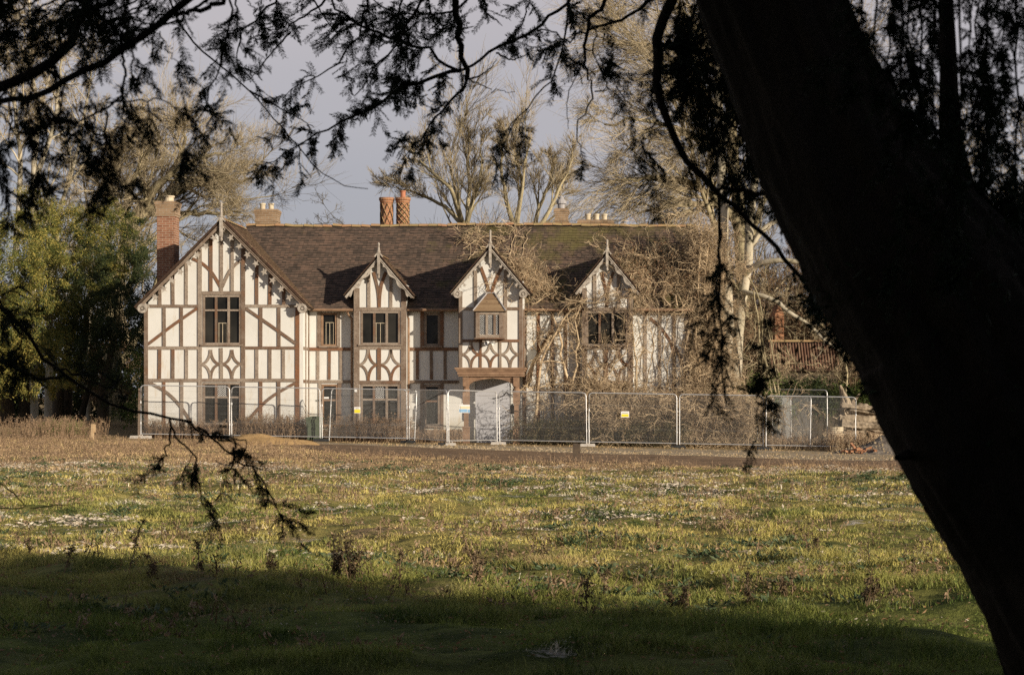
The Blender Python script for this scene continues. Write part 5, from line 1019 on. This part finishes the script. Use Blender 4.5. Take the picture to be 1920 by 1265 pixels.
def stalkfield(name, n, y0, y1, h, keep, mat='dead', nl=9, ls=.05, up=.4):
    x, y = scatter(n, y0, y1); k = keep(x, y); x, y = x[k], y[k]; n = len(x); hh = h * rng.uniform(.4, 1.2, n)
    Pn, Rn = path(np.stack([x, y, gz(x, y) - .02], -1), np.stack([rng.normal(0, .2, n), rng.normal(0, .2, n), np.ones(n)], -1), hh, 4, .12, (0, 0, 0), np.full(n, .007), np.full(n, .004)); mb = MB(); mb.tubes(Pn, Rn, 3)
    Q = Pn[:, 1:].reshape(-1, 3); k = rng.integers(0, len(Q), n * nl); C = Q[k] + rng.normal(0, .025 if up else .06, (len(k), 3)) * ([1, 1, 1] if up else [1, 1, .25]); mb.leaves(C, rng.normal(size=(len(k), 3)) * ([1, 1, 1] if up else [1, 1, .12]) + [0, 0, up], ls * rng.uniform(.5, 1.4, len(k)), ls * rng.uniform(.25, .6, len(k)))
    o = obj(name, mb, M[mat]); o['kind'] = 'stuff'; return o
pn = lambda x, y, s, p: np.sin(x * s + p + 1.7 * np.sin(y * s * .7 + p)) * np.sin(y * s * .9 - p + 1.3 * np.sin(x * s * .6))
stalkfield('dead_stalks', 11000, 36, 72, .24, lambda x, y: offtrack(x, y) & (pn(x, y, .8, 1.) + smooth(42, 54, y) * 1.1 + rng.normal(0, .25, len(x)) > .65))
stalkfield('dead_stalks', 4500, 13, 40, .15, lambda x, y: pn(x, y, 1.1, 2.) + rng.normal(0, .3, len(x)) > .35)
stalkfield('straw', 16000, 19, 50, .05, lambda x, y: vnoise(x, y, 2.2) + .9 * vnoise(x * .5, y, .6) + .12 * smooth(-2, 6, x) * smooth(24, 30, y) + rng.normal(0, .1, len(x)) > .36, 'strawm', 12, .07, 0)
def litter(name, n, mat, y0, y1, ls, f, z=.02, up=.35):
    x, y = scatter(n, y0, y1); k = f(x, y) & (y < near_y(x)); x, y = x[k], y[k]; n = len(x); mb = MB(); s_ = ls * (.5 + .5 * y / 30)
    mb.leaves(np.stack([x, y, gz(x, y) + rng.uniform(0, z, n)], -1), rng.normal(size=(n, 3)) * [1, 1, up] + [0, 0, .1], s_ * rng.uniform(.5, 1.5, n), s_ * rng.uniform(.2, .5, n)); o = obj(name, mb, M[mat]); o['kind'] = 'stuff'
litter('leaf_litter', 40000, 'dead', 11, 50, .04, lambda x, y: vnoise(x, y, 1.4) + .7 * vnoise(x, y, .4) + rng.normal(0, .2, len(x)) > .08, .07)
litter('leaf_litter', 16000, 'russet', 12, 50, .04, lambda x, y: vnoise(x + 50, y, 2.5) + .7 * vnoise(x, y, .5) + rng.normal(0, .2, len(x)) > .2, .07)
litter('ground_ivy', 60000, 'rosette', 11, 45, .035, lambda x, y: vnoise(x, y + 70, 1.2) + .8 * vnoise(x, y, .35) + rng.normal(0, .1, len(x)) > .22, .09, .8)
litter('leaf_litter', 9000, 'russet', 10.5, 20, .05, lambda x, y: vnoise(x, y, .8) + rng.normal(0, .3, len(x)) > .1, .07)
litter('straw', 22000, 'strawm', 14, 50, .035, lambda x, y: vnoise(x + 20, y, 2.0) + .8 * vnoise(x, y, .45) + rng.normal(0, .2, len(x)) > .22, .05)
# rosettes of broad bluish leaves
x, y = scatter(3200, 13, 52); k = pn(x, y, .7, 3.) + rng.normal(0, .25, len(x)) > .45; x, y = x[k], y[k]; n = len(x); m_ = 26
a = rng.uniform(0, 2 * math.pi, (n, m_)); el = rng.uniform(.1, .8, (n, m_)); D = np.stack([np.cos(a) * np.cos(el), np.sin(a) * np.cos(el), np.sin(el)], -1); C = np.stack([x, y, gz(x, y)], -1)[:, None] + D * .02 + rng.normal(0, .09, (n, m_, 3)) * [1, 1, .1]
mb = MB(); mb.leaves(C.reshape(-1, 3), D.reshape(-1, 3), rng.uniform(.05, .11, n * m_), rng.uniform(.02, .04, n * m_)); o = obj('broadleaf_rosettes', mb, M['rosette']); o['kind'] = 'stuff'
stalkfield('dead_stalks', 1500, 15, 24, .22, lambda x, y: vnoise(x, y, 1.1) + .8 * vnoise(x, y, .4) > .38, 'dock', 14, .045)
# stones along the verge
x = rng.uniform(-8, 14, 1500); y = track_y(x) + np.abs(rng.normal(0, 3.0, 1500)); n = len(x); s = MB(); c = np.stack([x, y, gz(x, y) + .02], -1)[:, None]; q = rng.uniform(.008, .03, (n, 1, 1))
cu = np.array([(dx, dy, dz) for dz in (-1, 1) for dx, dy in ((-1, -1), (1, -1), (1, 1), (-1, 1))], float)[None]; V = c + cu * q * rng.uniform(.5, 1.3, (n, 8, 3)); fc = np.array([(4, 5, 6, 7), (0, 1, 5, 4), (1, 2, 6, 5), (2, 3, 7, 6), (3, 0, 4, 7)])[None]
s.add(V.reshape(-1, 3), (np.arange(n)[:, None, None] * 8 + fc).reshape(-1, 4)); o = obj('stones', s, M['verge']); o['kind'] = 'stuff'
# single dead docks that stand out of the grass
docks = [(240, 1075, .42, 'dark dead dock standing at the edge of the shade, left'), (120, 1085, .34, 'squat dead dock low at the left in the shade'), (52, 1040, .3, 'brown dead weed by the left edge at the shade line'), (293, 1080, .34, 'dead dock just right of the tallest left one'), (373, 1080, .28, 'short dead dock left of the russet pair'), (630, 1090, .36, 'bushy russet dead weed left of the lone dock'), (658, 1095, .38, 'russet dead weed beside the bushy one'), (748, 1105, .33, 'upright russet dock just above the shade line'), (895, 1105, .40, 'tall russet dead dock near the middle of the shade line'),
         (1115, 1168, .60, 'thin black seed-headed stalk standing in the shade'), (1130, 1120, .25, 'small bent weed behind the black stalk'), (1405, 1135, .30, 'pale brown dock right of centre at the shade line'), (1622, 1145, .32, 'dark brown dock near the dark trunk at the shade line'), (1475, 1125, .24, 'small dead weed between two docks on the right'), (1275, 1150, .22, 'small dark stalk at the right shade line'), (1530, 1045, .22, 'dark clump of dead leaves in the sunlit grass'), (1240, 1000, .25, 'thin brown dead weed in the middle of the field'), (940, 925, .3, 'brown weed far out in the field'), (515, 1080, .24, 'short russet weed by the shade edge'), (1712, 1090, .25, 'small brown weed close to the dark trunk')]
for px, py, h, lab in docks:
    Yd = 20.0
    for _ in range(12): Yd = F * (CZ - float(gz(WX(px, Yd), Yd))) / (py - VY)
    g = G(px, Yd); r = thing('dead_dock', lab, 'weed', g, 'dead docks standing in the grass'); n = 1 if 'black' in lab else (7 if 'bushy' in lab else 1 + abs(hash(px)) % 4); h = h * 1.12
    Pn, Rn = path(np.tile(np.array(g) - [0, 0, .03], (n, 1)) + rng.normal(0, .02, (n, 3)) * [1, 1, 0], np.stack([rng.normal(0, .10, n), rng.normal(0, .10, n), np.ones(n)], -1), h * rng.uniform(.5, 1.1, n), 8, .07, (0, 0, 0), np.full(n, .006), np.full(n, .003)); mb = MB(); mb.tubes(Pn, Rn, 5)
    P2, R2 = spawn(Pn, Rn, 6, .25, 1, (20, 50), .3, .7, 4, .1, (0, 0, .08), .002); mb.tubes(P2, R2, 4); obj('stalk', mb, M['dead' if 'black' not in lab else 'darkbark'], r)
    Q = P2.reshape(-1, 3); k = rng.integers(0, len(Q), n * 60 + 20); C = Q[k] + rng.normal(0, .008, (len(k), 3)); l = MB(); l.leaves(C, rng.normal(size=(len(k), 3)) + [0, 0, -.6], rng.uniform(.015, .06, len(k)), rng.uniform(.008, .02, len(k))); obj('seed_head', l, M['dock'], r)

# ------------------------------------------------------------------ the dark foreground yew
Yt = 4.6
tb = (WX(2330, Yt), Yt + .1, -.05)
yw = thing('yew_tree', 'huge black leaning yew in the foreground, with drooping sprays across the top of the picture', 'tree', tb)
def rough_trunk(pts, n=300, sides=110, amp=.06, name='trunk'):
    p = np.array([q[:3] for q in pts]); r = np.array([q[3] for q in pts]); d = np.r_[0, np.cumsum(np.linalg.norm(np.diff(p, axis=0), axis=1))]; t = np.linspace(0, d[-1], n)
    q = np.stack([np.interp(t, d, p[:, i]) for i in range(3)], -1); rr_ = np.interp(t, d, r)
    for _ in range(3): q[1:-1] = (q[:-2] + 2 * q[1:-1] + q[2:]) / 4; rr_[1:-1] = (rr_[:-2] + 2 * rr_[1:-1] + rr_[2:]) / 4
    mb = MB(); mb.tubes(q[None], rr_[None], sides); V = mb.v[0].reshape(n, sides, 3); a = np.arange(sides) * 2 * math.pi / sides; s = t[:, None]
    k = 1 + amp * (np.sin(3 * a + s * 1.3) + .7 * np.sin(5 * a - s * 2.1 + 1) + .5 * np.sin(9 * a + s * 3.7) + .35 * np.sin(s * 9 + a * 2)) + rng.normal(0, .004, (n, sides)) + .16 * vnoise(a * 4.5 + 0 * s, s * 2.2, 1) + .10 * vnoise(a * 12 + 0 * s, s * 3.2 + 9, 1) + .05 * vnoise(a * 20 + 0 * s, s * 14, 1) + .05 * vnoise(0 * a + 3, s * 5, 1)
    V[:] = q[:, None] + (V - q[:, None]) * k[..., None]; mb.v[0] = V.reshape(-1, 3); return obj(name, mb, M['yewbark'], yw, True)
def tp(px, py, r, Y=Yt): return (*P(px, py, Y), r * Y / F)
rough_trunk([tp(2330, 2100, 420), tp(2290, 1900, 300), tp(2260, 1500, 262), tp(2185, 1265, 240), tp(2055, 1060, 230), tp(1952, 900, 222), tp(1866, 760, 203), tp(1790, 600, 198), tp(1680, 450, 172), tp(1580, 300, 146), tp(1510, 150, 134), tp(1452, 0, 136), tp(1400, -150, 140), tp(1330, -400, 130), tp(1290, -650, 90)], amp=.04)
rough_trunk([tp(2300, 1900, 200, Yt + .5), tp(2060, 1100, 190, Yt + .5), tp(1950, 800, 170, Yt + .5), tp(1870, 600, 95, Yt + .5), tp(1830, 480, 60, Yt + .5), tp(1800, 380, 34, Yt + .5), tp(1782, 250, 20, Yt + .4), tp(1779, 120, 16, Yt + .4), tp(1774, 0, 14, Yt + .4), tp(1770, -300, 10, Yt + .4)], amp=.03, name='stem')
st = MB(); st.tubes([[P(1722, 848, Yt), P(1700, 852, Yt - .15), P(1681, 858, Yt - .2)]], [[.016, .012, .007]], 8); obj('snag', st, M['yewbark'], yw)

LEAF = []   # collected needle meshes
def needles(mb, Pn, dens, L=.018, W=.0032):
    N, n, _ = Pn.shape
    if N == 0: return
    seg = np.diff(Pn, axis=1); ln = np.linalg.norm(seg, axis=2).sum(1); m = max(4, int(ln.mean() * dens)); t = np.linspace(.02, .995, m)[None] * np.ones((N, 1)) * (n - 1); i = np.minimum(t.astype(int), n - 2); f = (t - i)[..., None]; ix = np.arange(N)[:, None]
    pos = Pn[ix, i] + seg[ix, i] * f; tan = norm(seg[ix, i]); up = norm(rng.normal(0, .5, (N, 1, 3)) + np.array([0, .35, .9])); side = norm(np.cross(tan, up))
    for s_ in (-1, 1):
        D = tan * .55 + side * s_ * .85 + rng.normal(0, .16, tan.shape) + np.array([0, 0, -.08]); C = pos + rng.normal(0, .0008, pos.shape)
        mb.leaves(C.reshape(-1, 3), D.reshape(-1, 3), L * rng.uniform(.7, 1.15, N * m), W)
def limb(pxs, Y, r0, r1, dens=10, tl=(.15, .4), sub=6, sl=(.04, .12), nd=330, trop=(0, 0, -.12), t0=.1, sides=8, wl=.0035, L=.018, bare=False, name='limb', n=16):
    """limb traced through points; r in photo pixels; side twigs per metre"""
    pts = [P(p[0], p[1], Y + (p[2] if len(p) > 2 else 0)) for p in pxs]; q, r = poly(pts, r0 * Y / F, max(r1, .5) * Y / F, n); ln = np.linalg.norm(np.diff(q, axis=0), axis=1).sum()
    q[1:-1] += rng.normal(0, .0008 if bare else .003, q[1:-1].shape) * Y / 4
    mb = MB(); mb.tubes(q[None], r[None], sides); k = int(ln * dens)
    if k > 0 and not bare:
        A, Ra = spawn(q[None], r[None], k, t0, 1, (25, 80), 0, .35, 7, .13, trop, .0014, lens=tl); Ra = np.minimum(Ra, .004); mb.tubes(A, Ra, 4)
        Bp, Rb = spawn(A, Ra, sub, .1, 1, (25, 65), 0, .6, 4, .12, (0, 0, -.05), .0010, lens=sl); mb.tubes(Bp, Rb, 3)
        lf = MB(); needles(lf, A, nd * .8, L, wl); needles(lf, Bp, nd, L, wl); LEAF.append(lf)
    obj(name, mb, M['yewbark'], yw, True)
    return q, r
# centre sprays, about eight metres out
Yc = 8.0; c = dict(tl=(.06, .20), sl=(.025, .075))
limb([(842, -160), (846, -60), (850, 0), (858, 47), (861, 88), (869, 126), (875, 149)], Yc, 9, 4.5, 3, t0=.4, **c)
limb([(866, 132), (852, 130), (798, 149), (735, 174), (703, 196), (671, 218), (627, 234), (576, 262), (539, 285), (494, 307)], Yc, 4, .8, 30, sub=8, t0=.08, **c)
limb([(875, 149), (870, 177), (829, 202), (807, 234), (779, 269), (752, 300)], Yc, 3, .8, 26, sub=7, **c)
limb([(866, 132), (874, 123), (924, 95), (956, 82), (1000, 57), (1029, 32), (1073, 0), (1110, -60)], Yc, 2.6, 3.2, 9, **c)
limb([(880, 149), (918, 168), (956, 177), (966, 172)], Yc, 1.3, .5, 3, **c)
limb([(858, 132), (845, 126), (807, 95), (747, 73), (700, 60), (650, 40), (600, -20)], Yc, 3, 2, 24, tl=(.12, .32), sl=(.04, .11))
limb([(820, -40), (790, 10), (760, 50), (735, 100), (690, 140), (665, 180)], Yc - .4, 3, 1, 24, tl=(.1, .28), sl=(.04, .1))
limb([(700, -50), (690, 10), (675, 60), (650, 100), (620, 130), (580, 150), (545, 170), (530, 185)], Yc, 2.6, .8, 16, **c)
limb([(900, -60), (880, 0), (830, 30), (780, 30), (740, 25), (700, 0)], Yc, 3, 1, 28, tl=(.1, .28), sl=(.04, .1)); limb([(640, -40), (610, 0), (560, 40), (525, 60), (500, 55)], Yc, 3, .8, 22, **c)
limb([(560, -40), (520, 0), (480, 30), (450, 60), (440, 110), (455, 150)], Yc, 2.6, .8, 22, **c); limb([(760, -30), (745, 20), (770, 80), (755, 130), (765, 160)], Yc + .3, 2.4, .8, 24, **c)
# thin bare whips
for l in ([(318, 0), (332, 41), (351, 70), (392, 107), (420, 130), (450, 152), (469, 171), (497, 205), (526, 237), (557, 269), (576, 300), (608, 329), (640, 348), (665, 356), (690, 354)], [(469, 171), (513, 196), (554, 218), (589, 239)], [(576, -20), (614, 41), (640, 76)], [(545, 60), (500, 110), (470, 150), (453, 152)], [(880, 149), (905, 140), (925, 122), (930, 110)], [(930, 100), (960, 113), (985, 105), (1000, 92)]):
    limb(l, Yc, 2.0, .7, bare=True, n=24)
# right of centre
limb([(1150, -40), (1140, 0), (1105, 41), (1099, 63), (1095, 123)], 7, 4.5, 2.6, 7, **c); limb([(1245, -30), (1225, 0), (1171, 35), (1121, 49), (1104, 57)], 7, 3.6, 2.4, 5, **c)
limb([(1099, 63), (1058, 79), (1042, 60), (1007, 57)], 7, 2, 1.3, 6, **c); limb([(1095, 123), (1114, 171), (1111, 196), (1083, 221), (1080, 253), (1089, 285)], 7, 2, 1, 5, **c)
limb([(1088, 130), (1067, 165), (1063, 205), (1066, 243)], 7, 1.2, .6, bare=True)
limb([(1115, 172), (1150, 165), (1180, 190), (1180, 215)], 7, 1.5, .8, 15, **c)
limb([(1075, -30), (1062, 30), (1060, 80), (1057, 111), (1030, 150), (1013, 177), (985, 205), (966, 221), (950, 250), (940, 280)], 7.4, 2.2, .8, 24, **c); limb([(1096, 90), (1120, 110), (1150, 118), (1160, 130)], 7, 1.5, .7, 22, **c)
limb([(1010, -30), (985, 20), (975, 60), (960, 90)], 7.6, 2, .7, 20, **c); limb([(1120, 50), (1110, 90), (1125, 130), (1150, 180)], 7, 1.5, .7, 12, **c)
# heavy limb left of the trunk and its foliage
Yh = 5.6; h = dict(tl=(.08, .22), sl=(.03, .08), nd=300)
limb([(1290, -200), (1270, -60), (1261, 0), (1250, 32), (1228, 63), (1225, 95), (1231, 133), (1238, 177), (1244, 221), (1263, 269), (1291, 307), (1330, 342), (1348, 364)], Yh, 14, 5, 5, **h)
limb([(1348, 364), (1350, 430), (1347, 480), (1352, 560), (1350, 640), (1355, 720), (1362, 760)], Yh, 3.2, 1, 9, **h); limb([(1330, 342), (1380, 395), (1430, 435), (1480, 500), (1515, 545), (1560, 600), (1610, 665)], Yh, 5, 3, 22, t0=.6, tl=(.04, .11), sl=(.02, .05), nd=300)
limb([(1330, 350), (1370, 356), (1410, 360), (1450, 368), (1510, 400)], Yh, 4, 5, 12, **h); limb([(1236, 225), (1210, 245), (1203, 270), (1212, 300), (1230, 310)], Yh, 2, 1, 26, **h)
limb([(1400, 60), (1350, 90), (1300, 100), (1240, 85)], Yh, 5, 4, 22, **h)
for i in range(14):
    x0 = 1270 + (i * 37) % 160; y0 = -40 + (i * 61) % 240; limb([(x0 + 40, y0 - 40), (x0 + 10, y0 + 30), (x0 - 5 + (i % 3) * 12, y0 + 90), (x0 + (i % 4) * 14, y0 + 150), (x0 + 20, y0 + 195)], Yh + .2 * (i % 3), 2.6, .9, 24, **h)
for (a, b) in ((1340, 640), (1345, 560), (1430, 700), (1420, 770)): limb([(a + 8, b - 130), (a + 2, b - 60), (a, b), (a - 3, b + 55)], Yh - .3, 1.6, .8, 20, tl=(.03, .09), sl=(.015, .04))
for k in range(4): limb([(1555 + k * 24, 520 + k * 46), (1568 + k * 24, 570 + k * 46), (1580 + k * 22, 620 + k * 40), (1596 + k * 20, 650 + k * 37)], Yt + .35, 2, .8, 22, tl=(.04, .11), sl=(.02, .05))
# top left, close and heavy
Yl = 5.2; l_ = dict(tl=(.06, .20), sl=(.02, .07), nd=290)
limb([(165, -160), (160, -60), (158, 0), (152, 57), (136, 92), (95, 120), (47, 152), (0, 164), (-80, 190), (-220, 240)], Yl, 9, 11, 12, **l_)
limb([(420, -60), (357, 0), (316, 35), (269, 66), (221, 101), (177, 120), (126, 152), (88, 167), (47, 194), (0, 190), (-100, 200)], Yl, 8, 5, 7, **l_)
limb([(330, 30), (370, 22), (410, 10), (450, -20)], Yl, 4, 5, 8, **l_)
limb([(228, 76), (235, 126), (232, 168), (226, 190)], Yl, 3, 2, 7, **l_); limb([(226, 190), (265, 186), (304, 190), (348, 205), (370, 215)], Yl, 1.8, .8, 22, tl=(.08, .2), sl=(.03, .09)); limb([(226, 190), (177, 215), (139, 237), (95, 222), (60, 215)], Yl, 2.4, 1.2, 20, **l_)
limb([(234, 196), (253, 231), (275, 259), (300, 272), (351, 271)], Yl, 1.2, .7, bare=True); limb([(430, 0), (428, 60), (415, 120), (395, 170), (375, 215), (365, 260), (330, 300)], Yl + .6, 2.2, .8, 17, tl=(.08, .2), sl=(.03, .09))
limb([(450, -30), (440, 30), (450, 80), (470, 110)], Yl + .6, 2.2, .8, 20, **l_); limb([(300, 60), (310, 90), (325, 110), (335, 125)], Yl, 1.6, .8, 34, **l_)
for i in range(22):
    x0 = -60 + (i * 53) % 400; y0 = -80 + (i * 31) % 120; limb([(x0 + 60, y0 - 30), (x0 + 20, y0), (x0 - 30, y0 + 25), (x0 - 90, y0 + 60)], Yl + .25 * (i % 4) - .3, 3, 1, 21, **l_)
for (a, b, e, f_) in ((60, 190, 40, 330), (20, 200, 10, 400), (90, 240, 70, 350), (150, 230, 210, 300), (200, 250, 190, 380), (-10, 300, 30, 440), (0, 250, 100, 280), (230, 200, 225, 330), (110, 230, 140, 320), (180, 240, 160, 310), (50, 180, 130, 260), (250, 110, 245, 190), (205, 290, 220, 390)):
    limb([(a, b - 40), (a + (e - a) * .3, b + (f_ - b) * .35), (a + (e - a) * .7, b + (f_ - b) * .7), (e, f_)], Yl - .2, 2.2, .8, 15, tl=(.06, .17), sl=(.025, .07))
# lower left sprays
Yk = 7.0; k_ = dict(tl=(.05, .17), sl=(.02, .07), trop=(0, 0, -.2))
limb([(-120, 480), (-40, 540), (0, 562), (60, 640), (100, 690), (180, 745), (250, 770), (320, 788), (360, 790)], Yk, 4.6, 2.2, 5, **k_)
for l in ([(318, 786), (322, 818), (368, 853), (372, 895), (380, 949)], [(350, 790), (376, 815), (441, 828), (464, 822), (458, 860)], [(370, 800), (406, 822), (433, 857), (479, 880), (498, 910), (515, 945), (531, 979)], [(322, 800), (312, 840), (300, 880)], [(440, 828), (435, 870), (440, 905)]): limb(l, Yk, 2.2, 1, 15, t0=.2, **k_)
limb([(120, 700), (80, 720), (40, 700), (0, 660), (-60, 620)], Yk, 3, 1.4, 16, tl=(.08, .2), sl=(.03, .08)); limb([(100, 690), (140, 700), (190, 720), (230, 735)], Yk, 2.4, 1, 8, tl=(.06, .14), sl=(.03, .07)); limb([(190, 745), (215, 735), (240, 742), (255, 760)], Yk, 1.4, .8, 12, tl=(.05, .1), sl=(.02, .05))
limb([(-30, 540), (20, 590), (40, 640), (20, 690)], Yk, 3, 1, 30, tl=(.1, .2), sl=(.04, .08)); limb([(-40, 880), (0, 905), (30, 930), (57, 952), (20, 953), (-20, 952)], Yk, 1.4, 1, bare=True); limb([(57, 952), (110, 948), (170, 941)], Yk, 1, .5, bare=True)
limb([(-60, 500), (-30, 700), (-30, 860), (-40, 900)], Yk, 4, 2, bare=True)
# close, blurred strands right of the trunk
Yr = 4.2; r_ = dict(tl=(.05, .14), sl=(.02, .07), nd=300, trop=(0, 0, -.25))
for i, (a, y1, w_) in enumerate([(1612, 150, 3), (1640, 260, 3), (1668, 330, 2.5), (1702, 300, 3), (1725, 420, 2.5), (1750, 360, 2), (1800, 520, 3), (1832, 380, 2), (1850, 560, 3), (1880, 300, 2), (1905, 560, 3), (1935, 480, 3), (1690, 480, 3), (1820, 250, 2)]):
    limb([(a - 6, -120), (a + 4, 0), (a - 3, y1 * .35), (a + 5, y1 * .7), (a, y1)], Yr + .5 * (i % 3), w_, 1, 19 if i % 4 else 26, **r_)
for l in ([(1750, 20), (1762, 110), (1800, 250), (1860, 350), (1890, 400), (1950, 470)], [(1700, 60), (1720, 150), (1750, 250), (1790, 330)], [(1810, 120), (1850, 200), (1900, 290), (1960, 330)], [(1740, -20), (1768, 30), (1780, 60)]): limb(l, Yr + .6, 2.4, 1.6, 8, **r_)
for i in range(13): limb([(1700 + i * 20, 300 + (i * 37) % 120), (1715 + i * 19, 370 + (i * 37) % 120), (1730 + i * 17, 450 + (i * 29) % 120), (1740 + i * 16, 540 + (i * 29) % 90)], Yr + .4 + .2 * (i % 3), 3.5, 1.2, 34, tl=(.06, .2), sl=(.03, .07))
# dense foliage hugging the second stem
lf = MB()
for px, py, sx, sy, n in ((1740, 480, 60, 90, 5200), (1830, 600, 70, 90, 5200), (1900, 540, 50, 110, 5200), (1720, 380, 35, 60, 2200), (1690, 560, 90, 60, 3000), (1890, 700, 80, 90, 3000), (1660, 270, 22, 50, 900), (1560, 540, 40, 30, 500)):
    Yq = Yt + .25; C = np.stack([WX(px + rng.normal(0, sx, n), Yq), Yq + rng.normal(0, .2, n), WZ(py + rng.normal(0, sy, n), Yq)], -1); lf.leaves(C, rng.normal(size=(n, 3)) - [0, 0, .5], rng.uniform(.018, .04, n), rng.uniform(.004, .010, n))
LEAF.append(lf)
# overhead limbs (out of the frame) that carry the sprays, and the unseen canopy, extended to block sky over the near grass
top = P(1290, -650, Yt)
for e in ((WX(850, Yc), Yc, 3.75), (WX(200, Yl), Yl, 3.15), (WX(1100, 7), 7, 3.5), (-3.2, 4.6, 3.6), (WX(1780, 4.6), 4.7, 3.6), (-2.6, 7.5, 4.4), (2.4, 7.5, 4.2), (0, 2.5, 4.6), (-3.4, 11.5, 6.3), (1.2, 12, 6.4), (4.5, 9, 6)):
    m_ = ((top[0] + e[0]) / 2, (top[1] + e[1]) / 2, max(top[2], e[2]) + .45); q, r = poly([top, m_, e], .07, .03, 12); mb = MB(); mb.tubes(q[None], r[None], 8); obj('limb', mb, M['yewbark'], yw, True)
cn = MB()
for bx, by, bz, rx, ry, rzz, n in ((-2.5, 5.5, 4.9, 2.4, 3.2, .9, 10000), (1, 6, 5.0, 2.4, 3.2, 1.0, 10000), (3.6, 5, 5.0, 2.0, 3, 1.2, 9000), (0, 2, 5.2, 4, 2.4, 1, 9000), (0, -2, 5, 4, 2.5, 1.4, 8000), (-3.5, 11, 6.2, 3.2, 3.4, 1.1, 13000), (1, 11.5, 6.4, 3.2, 3.6, 1.1, 13000), (4.6, 9, 6.0, 2.4, 3.4, 1.1, 9000), (-5.5, 6, 5.4, 2.4, 3, 1.0, 8000)):
    C = np.array([bx, by, bz]) + norm(rng.normal(size=(n, 3))) * (rng.random((n, 1)) ** .4) * np.array([rx, ry, rzz]); cn.leaves(C, rng.normal(size=(n, 3)) - [0, 0, .5], rng.uniform(.08, .16, n), rng.uniform(.03, .05, n))
LEAF.append(cn)
al = MB()
for l in LEAF:
    b0 = al.n
    for V in l.v: al.v.append(V); 
    for Q in l.q: al.q.append(Q + b0)
    al.n += l.n
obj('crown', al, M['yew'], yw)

# evergreens behind and to the right of the camera: their shadow lies over the near grass
def shade_tree(lab, t, s, r, H, nl=5000):
    x = t * .788 + s * .616; y = -t * .616 + s * .788; b = (x, y, 0.0)
    evergreen('unseen_evergreen', lab, b, [(x, y, H * .55, r, r, H * .5), (x - .3, y + .2, H * .3, r * .95, r * .95, H * .28), (x, y, H * .8, r * .7, r * .7, H * .3)], M['yewfar2'], stems=[([b, (x + .1, y, H * .4), (x, y + .1, H * .8)], .3, .08)], nclump=620, per=80, leaf=(.36, .18), csize=.9, fill=.45)
shade_tree('broad dark evergreen behind the camera, casting the right end of the shade', 17, 8.9, 2.6, 11); shade_tree('second dark evergreen behind the camera', 18, 4.2, 2.9, 12)
shade_tree('third dark evergreen behind the camera', 17, -.8, 2.9, 11); shade_tree('fourth dark evergreen behind the camera', 18, -5.6, 2.9, 12); shade_tree('fifth dark evergreen behind the camera', 17.5, -10.6, 2.9, 11)
# unseen evergreens added round the camera to keep the near trunk in deep shade
for i, (x, y, r, H, lab) in enumerate([(7.5, -7, 3.2, 9, 'unseen dark evergreen added for shade just behind the camera to the right'), (0, -9, 3.4, 10, 'unseen dark evergreen added for shade straight behind the camera'), (-7.5, -6.5, 3.2, 9, 'unseen dark evergreen added for shade behind the camera to the left'), (-12, 0, 3.2, 9, 'unseen dark evergreen added for shade left of the camera'), (10.5, 2.5, 2.4, 8, 'unseen dark evergreen added for shade right of the camera')]):
    evergreen('unseen_evergreen', lab, (x, y, 0), [(x, y, H * .5, r, r, H * .5), (x, y, H * .25, r, r, H * .25)], M['yewfar2'], stems=[([(x, y, 0), (x + .1, y, H * .4), (x, y + .1, H * .8)], .3, .08)], nclump=330, per=60, leaf=(.32, .16), csize=.9, fill=.3)
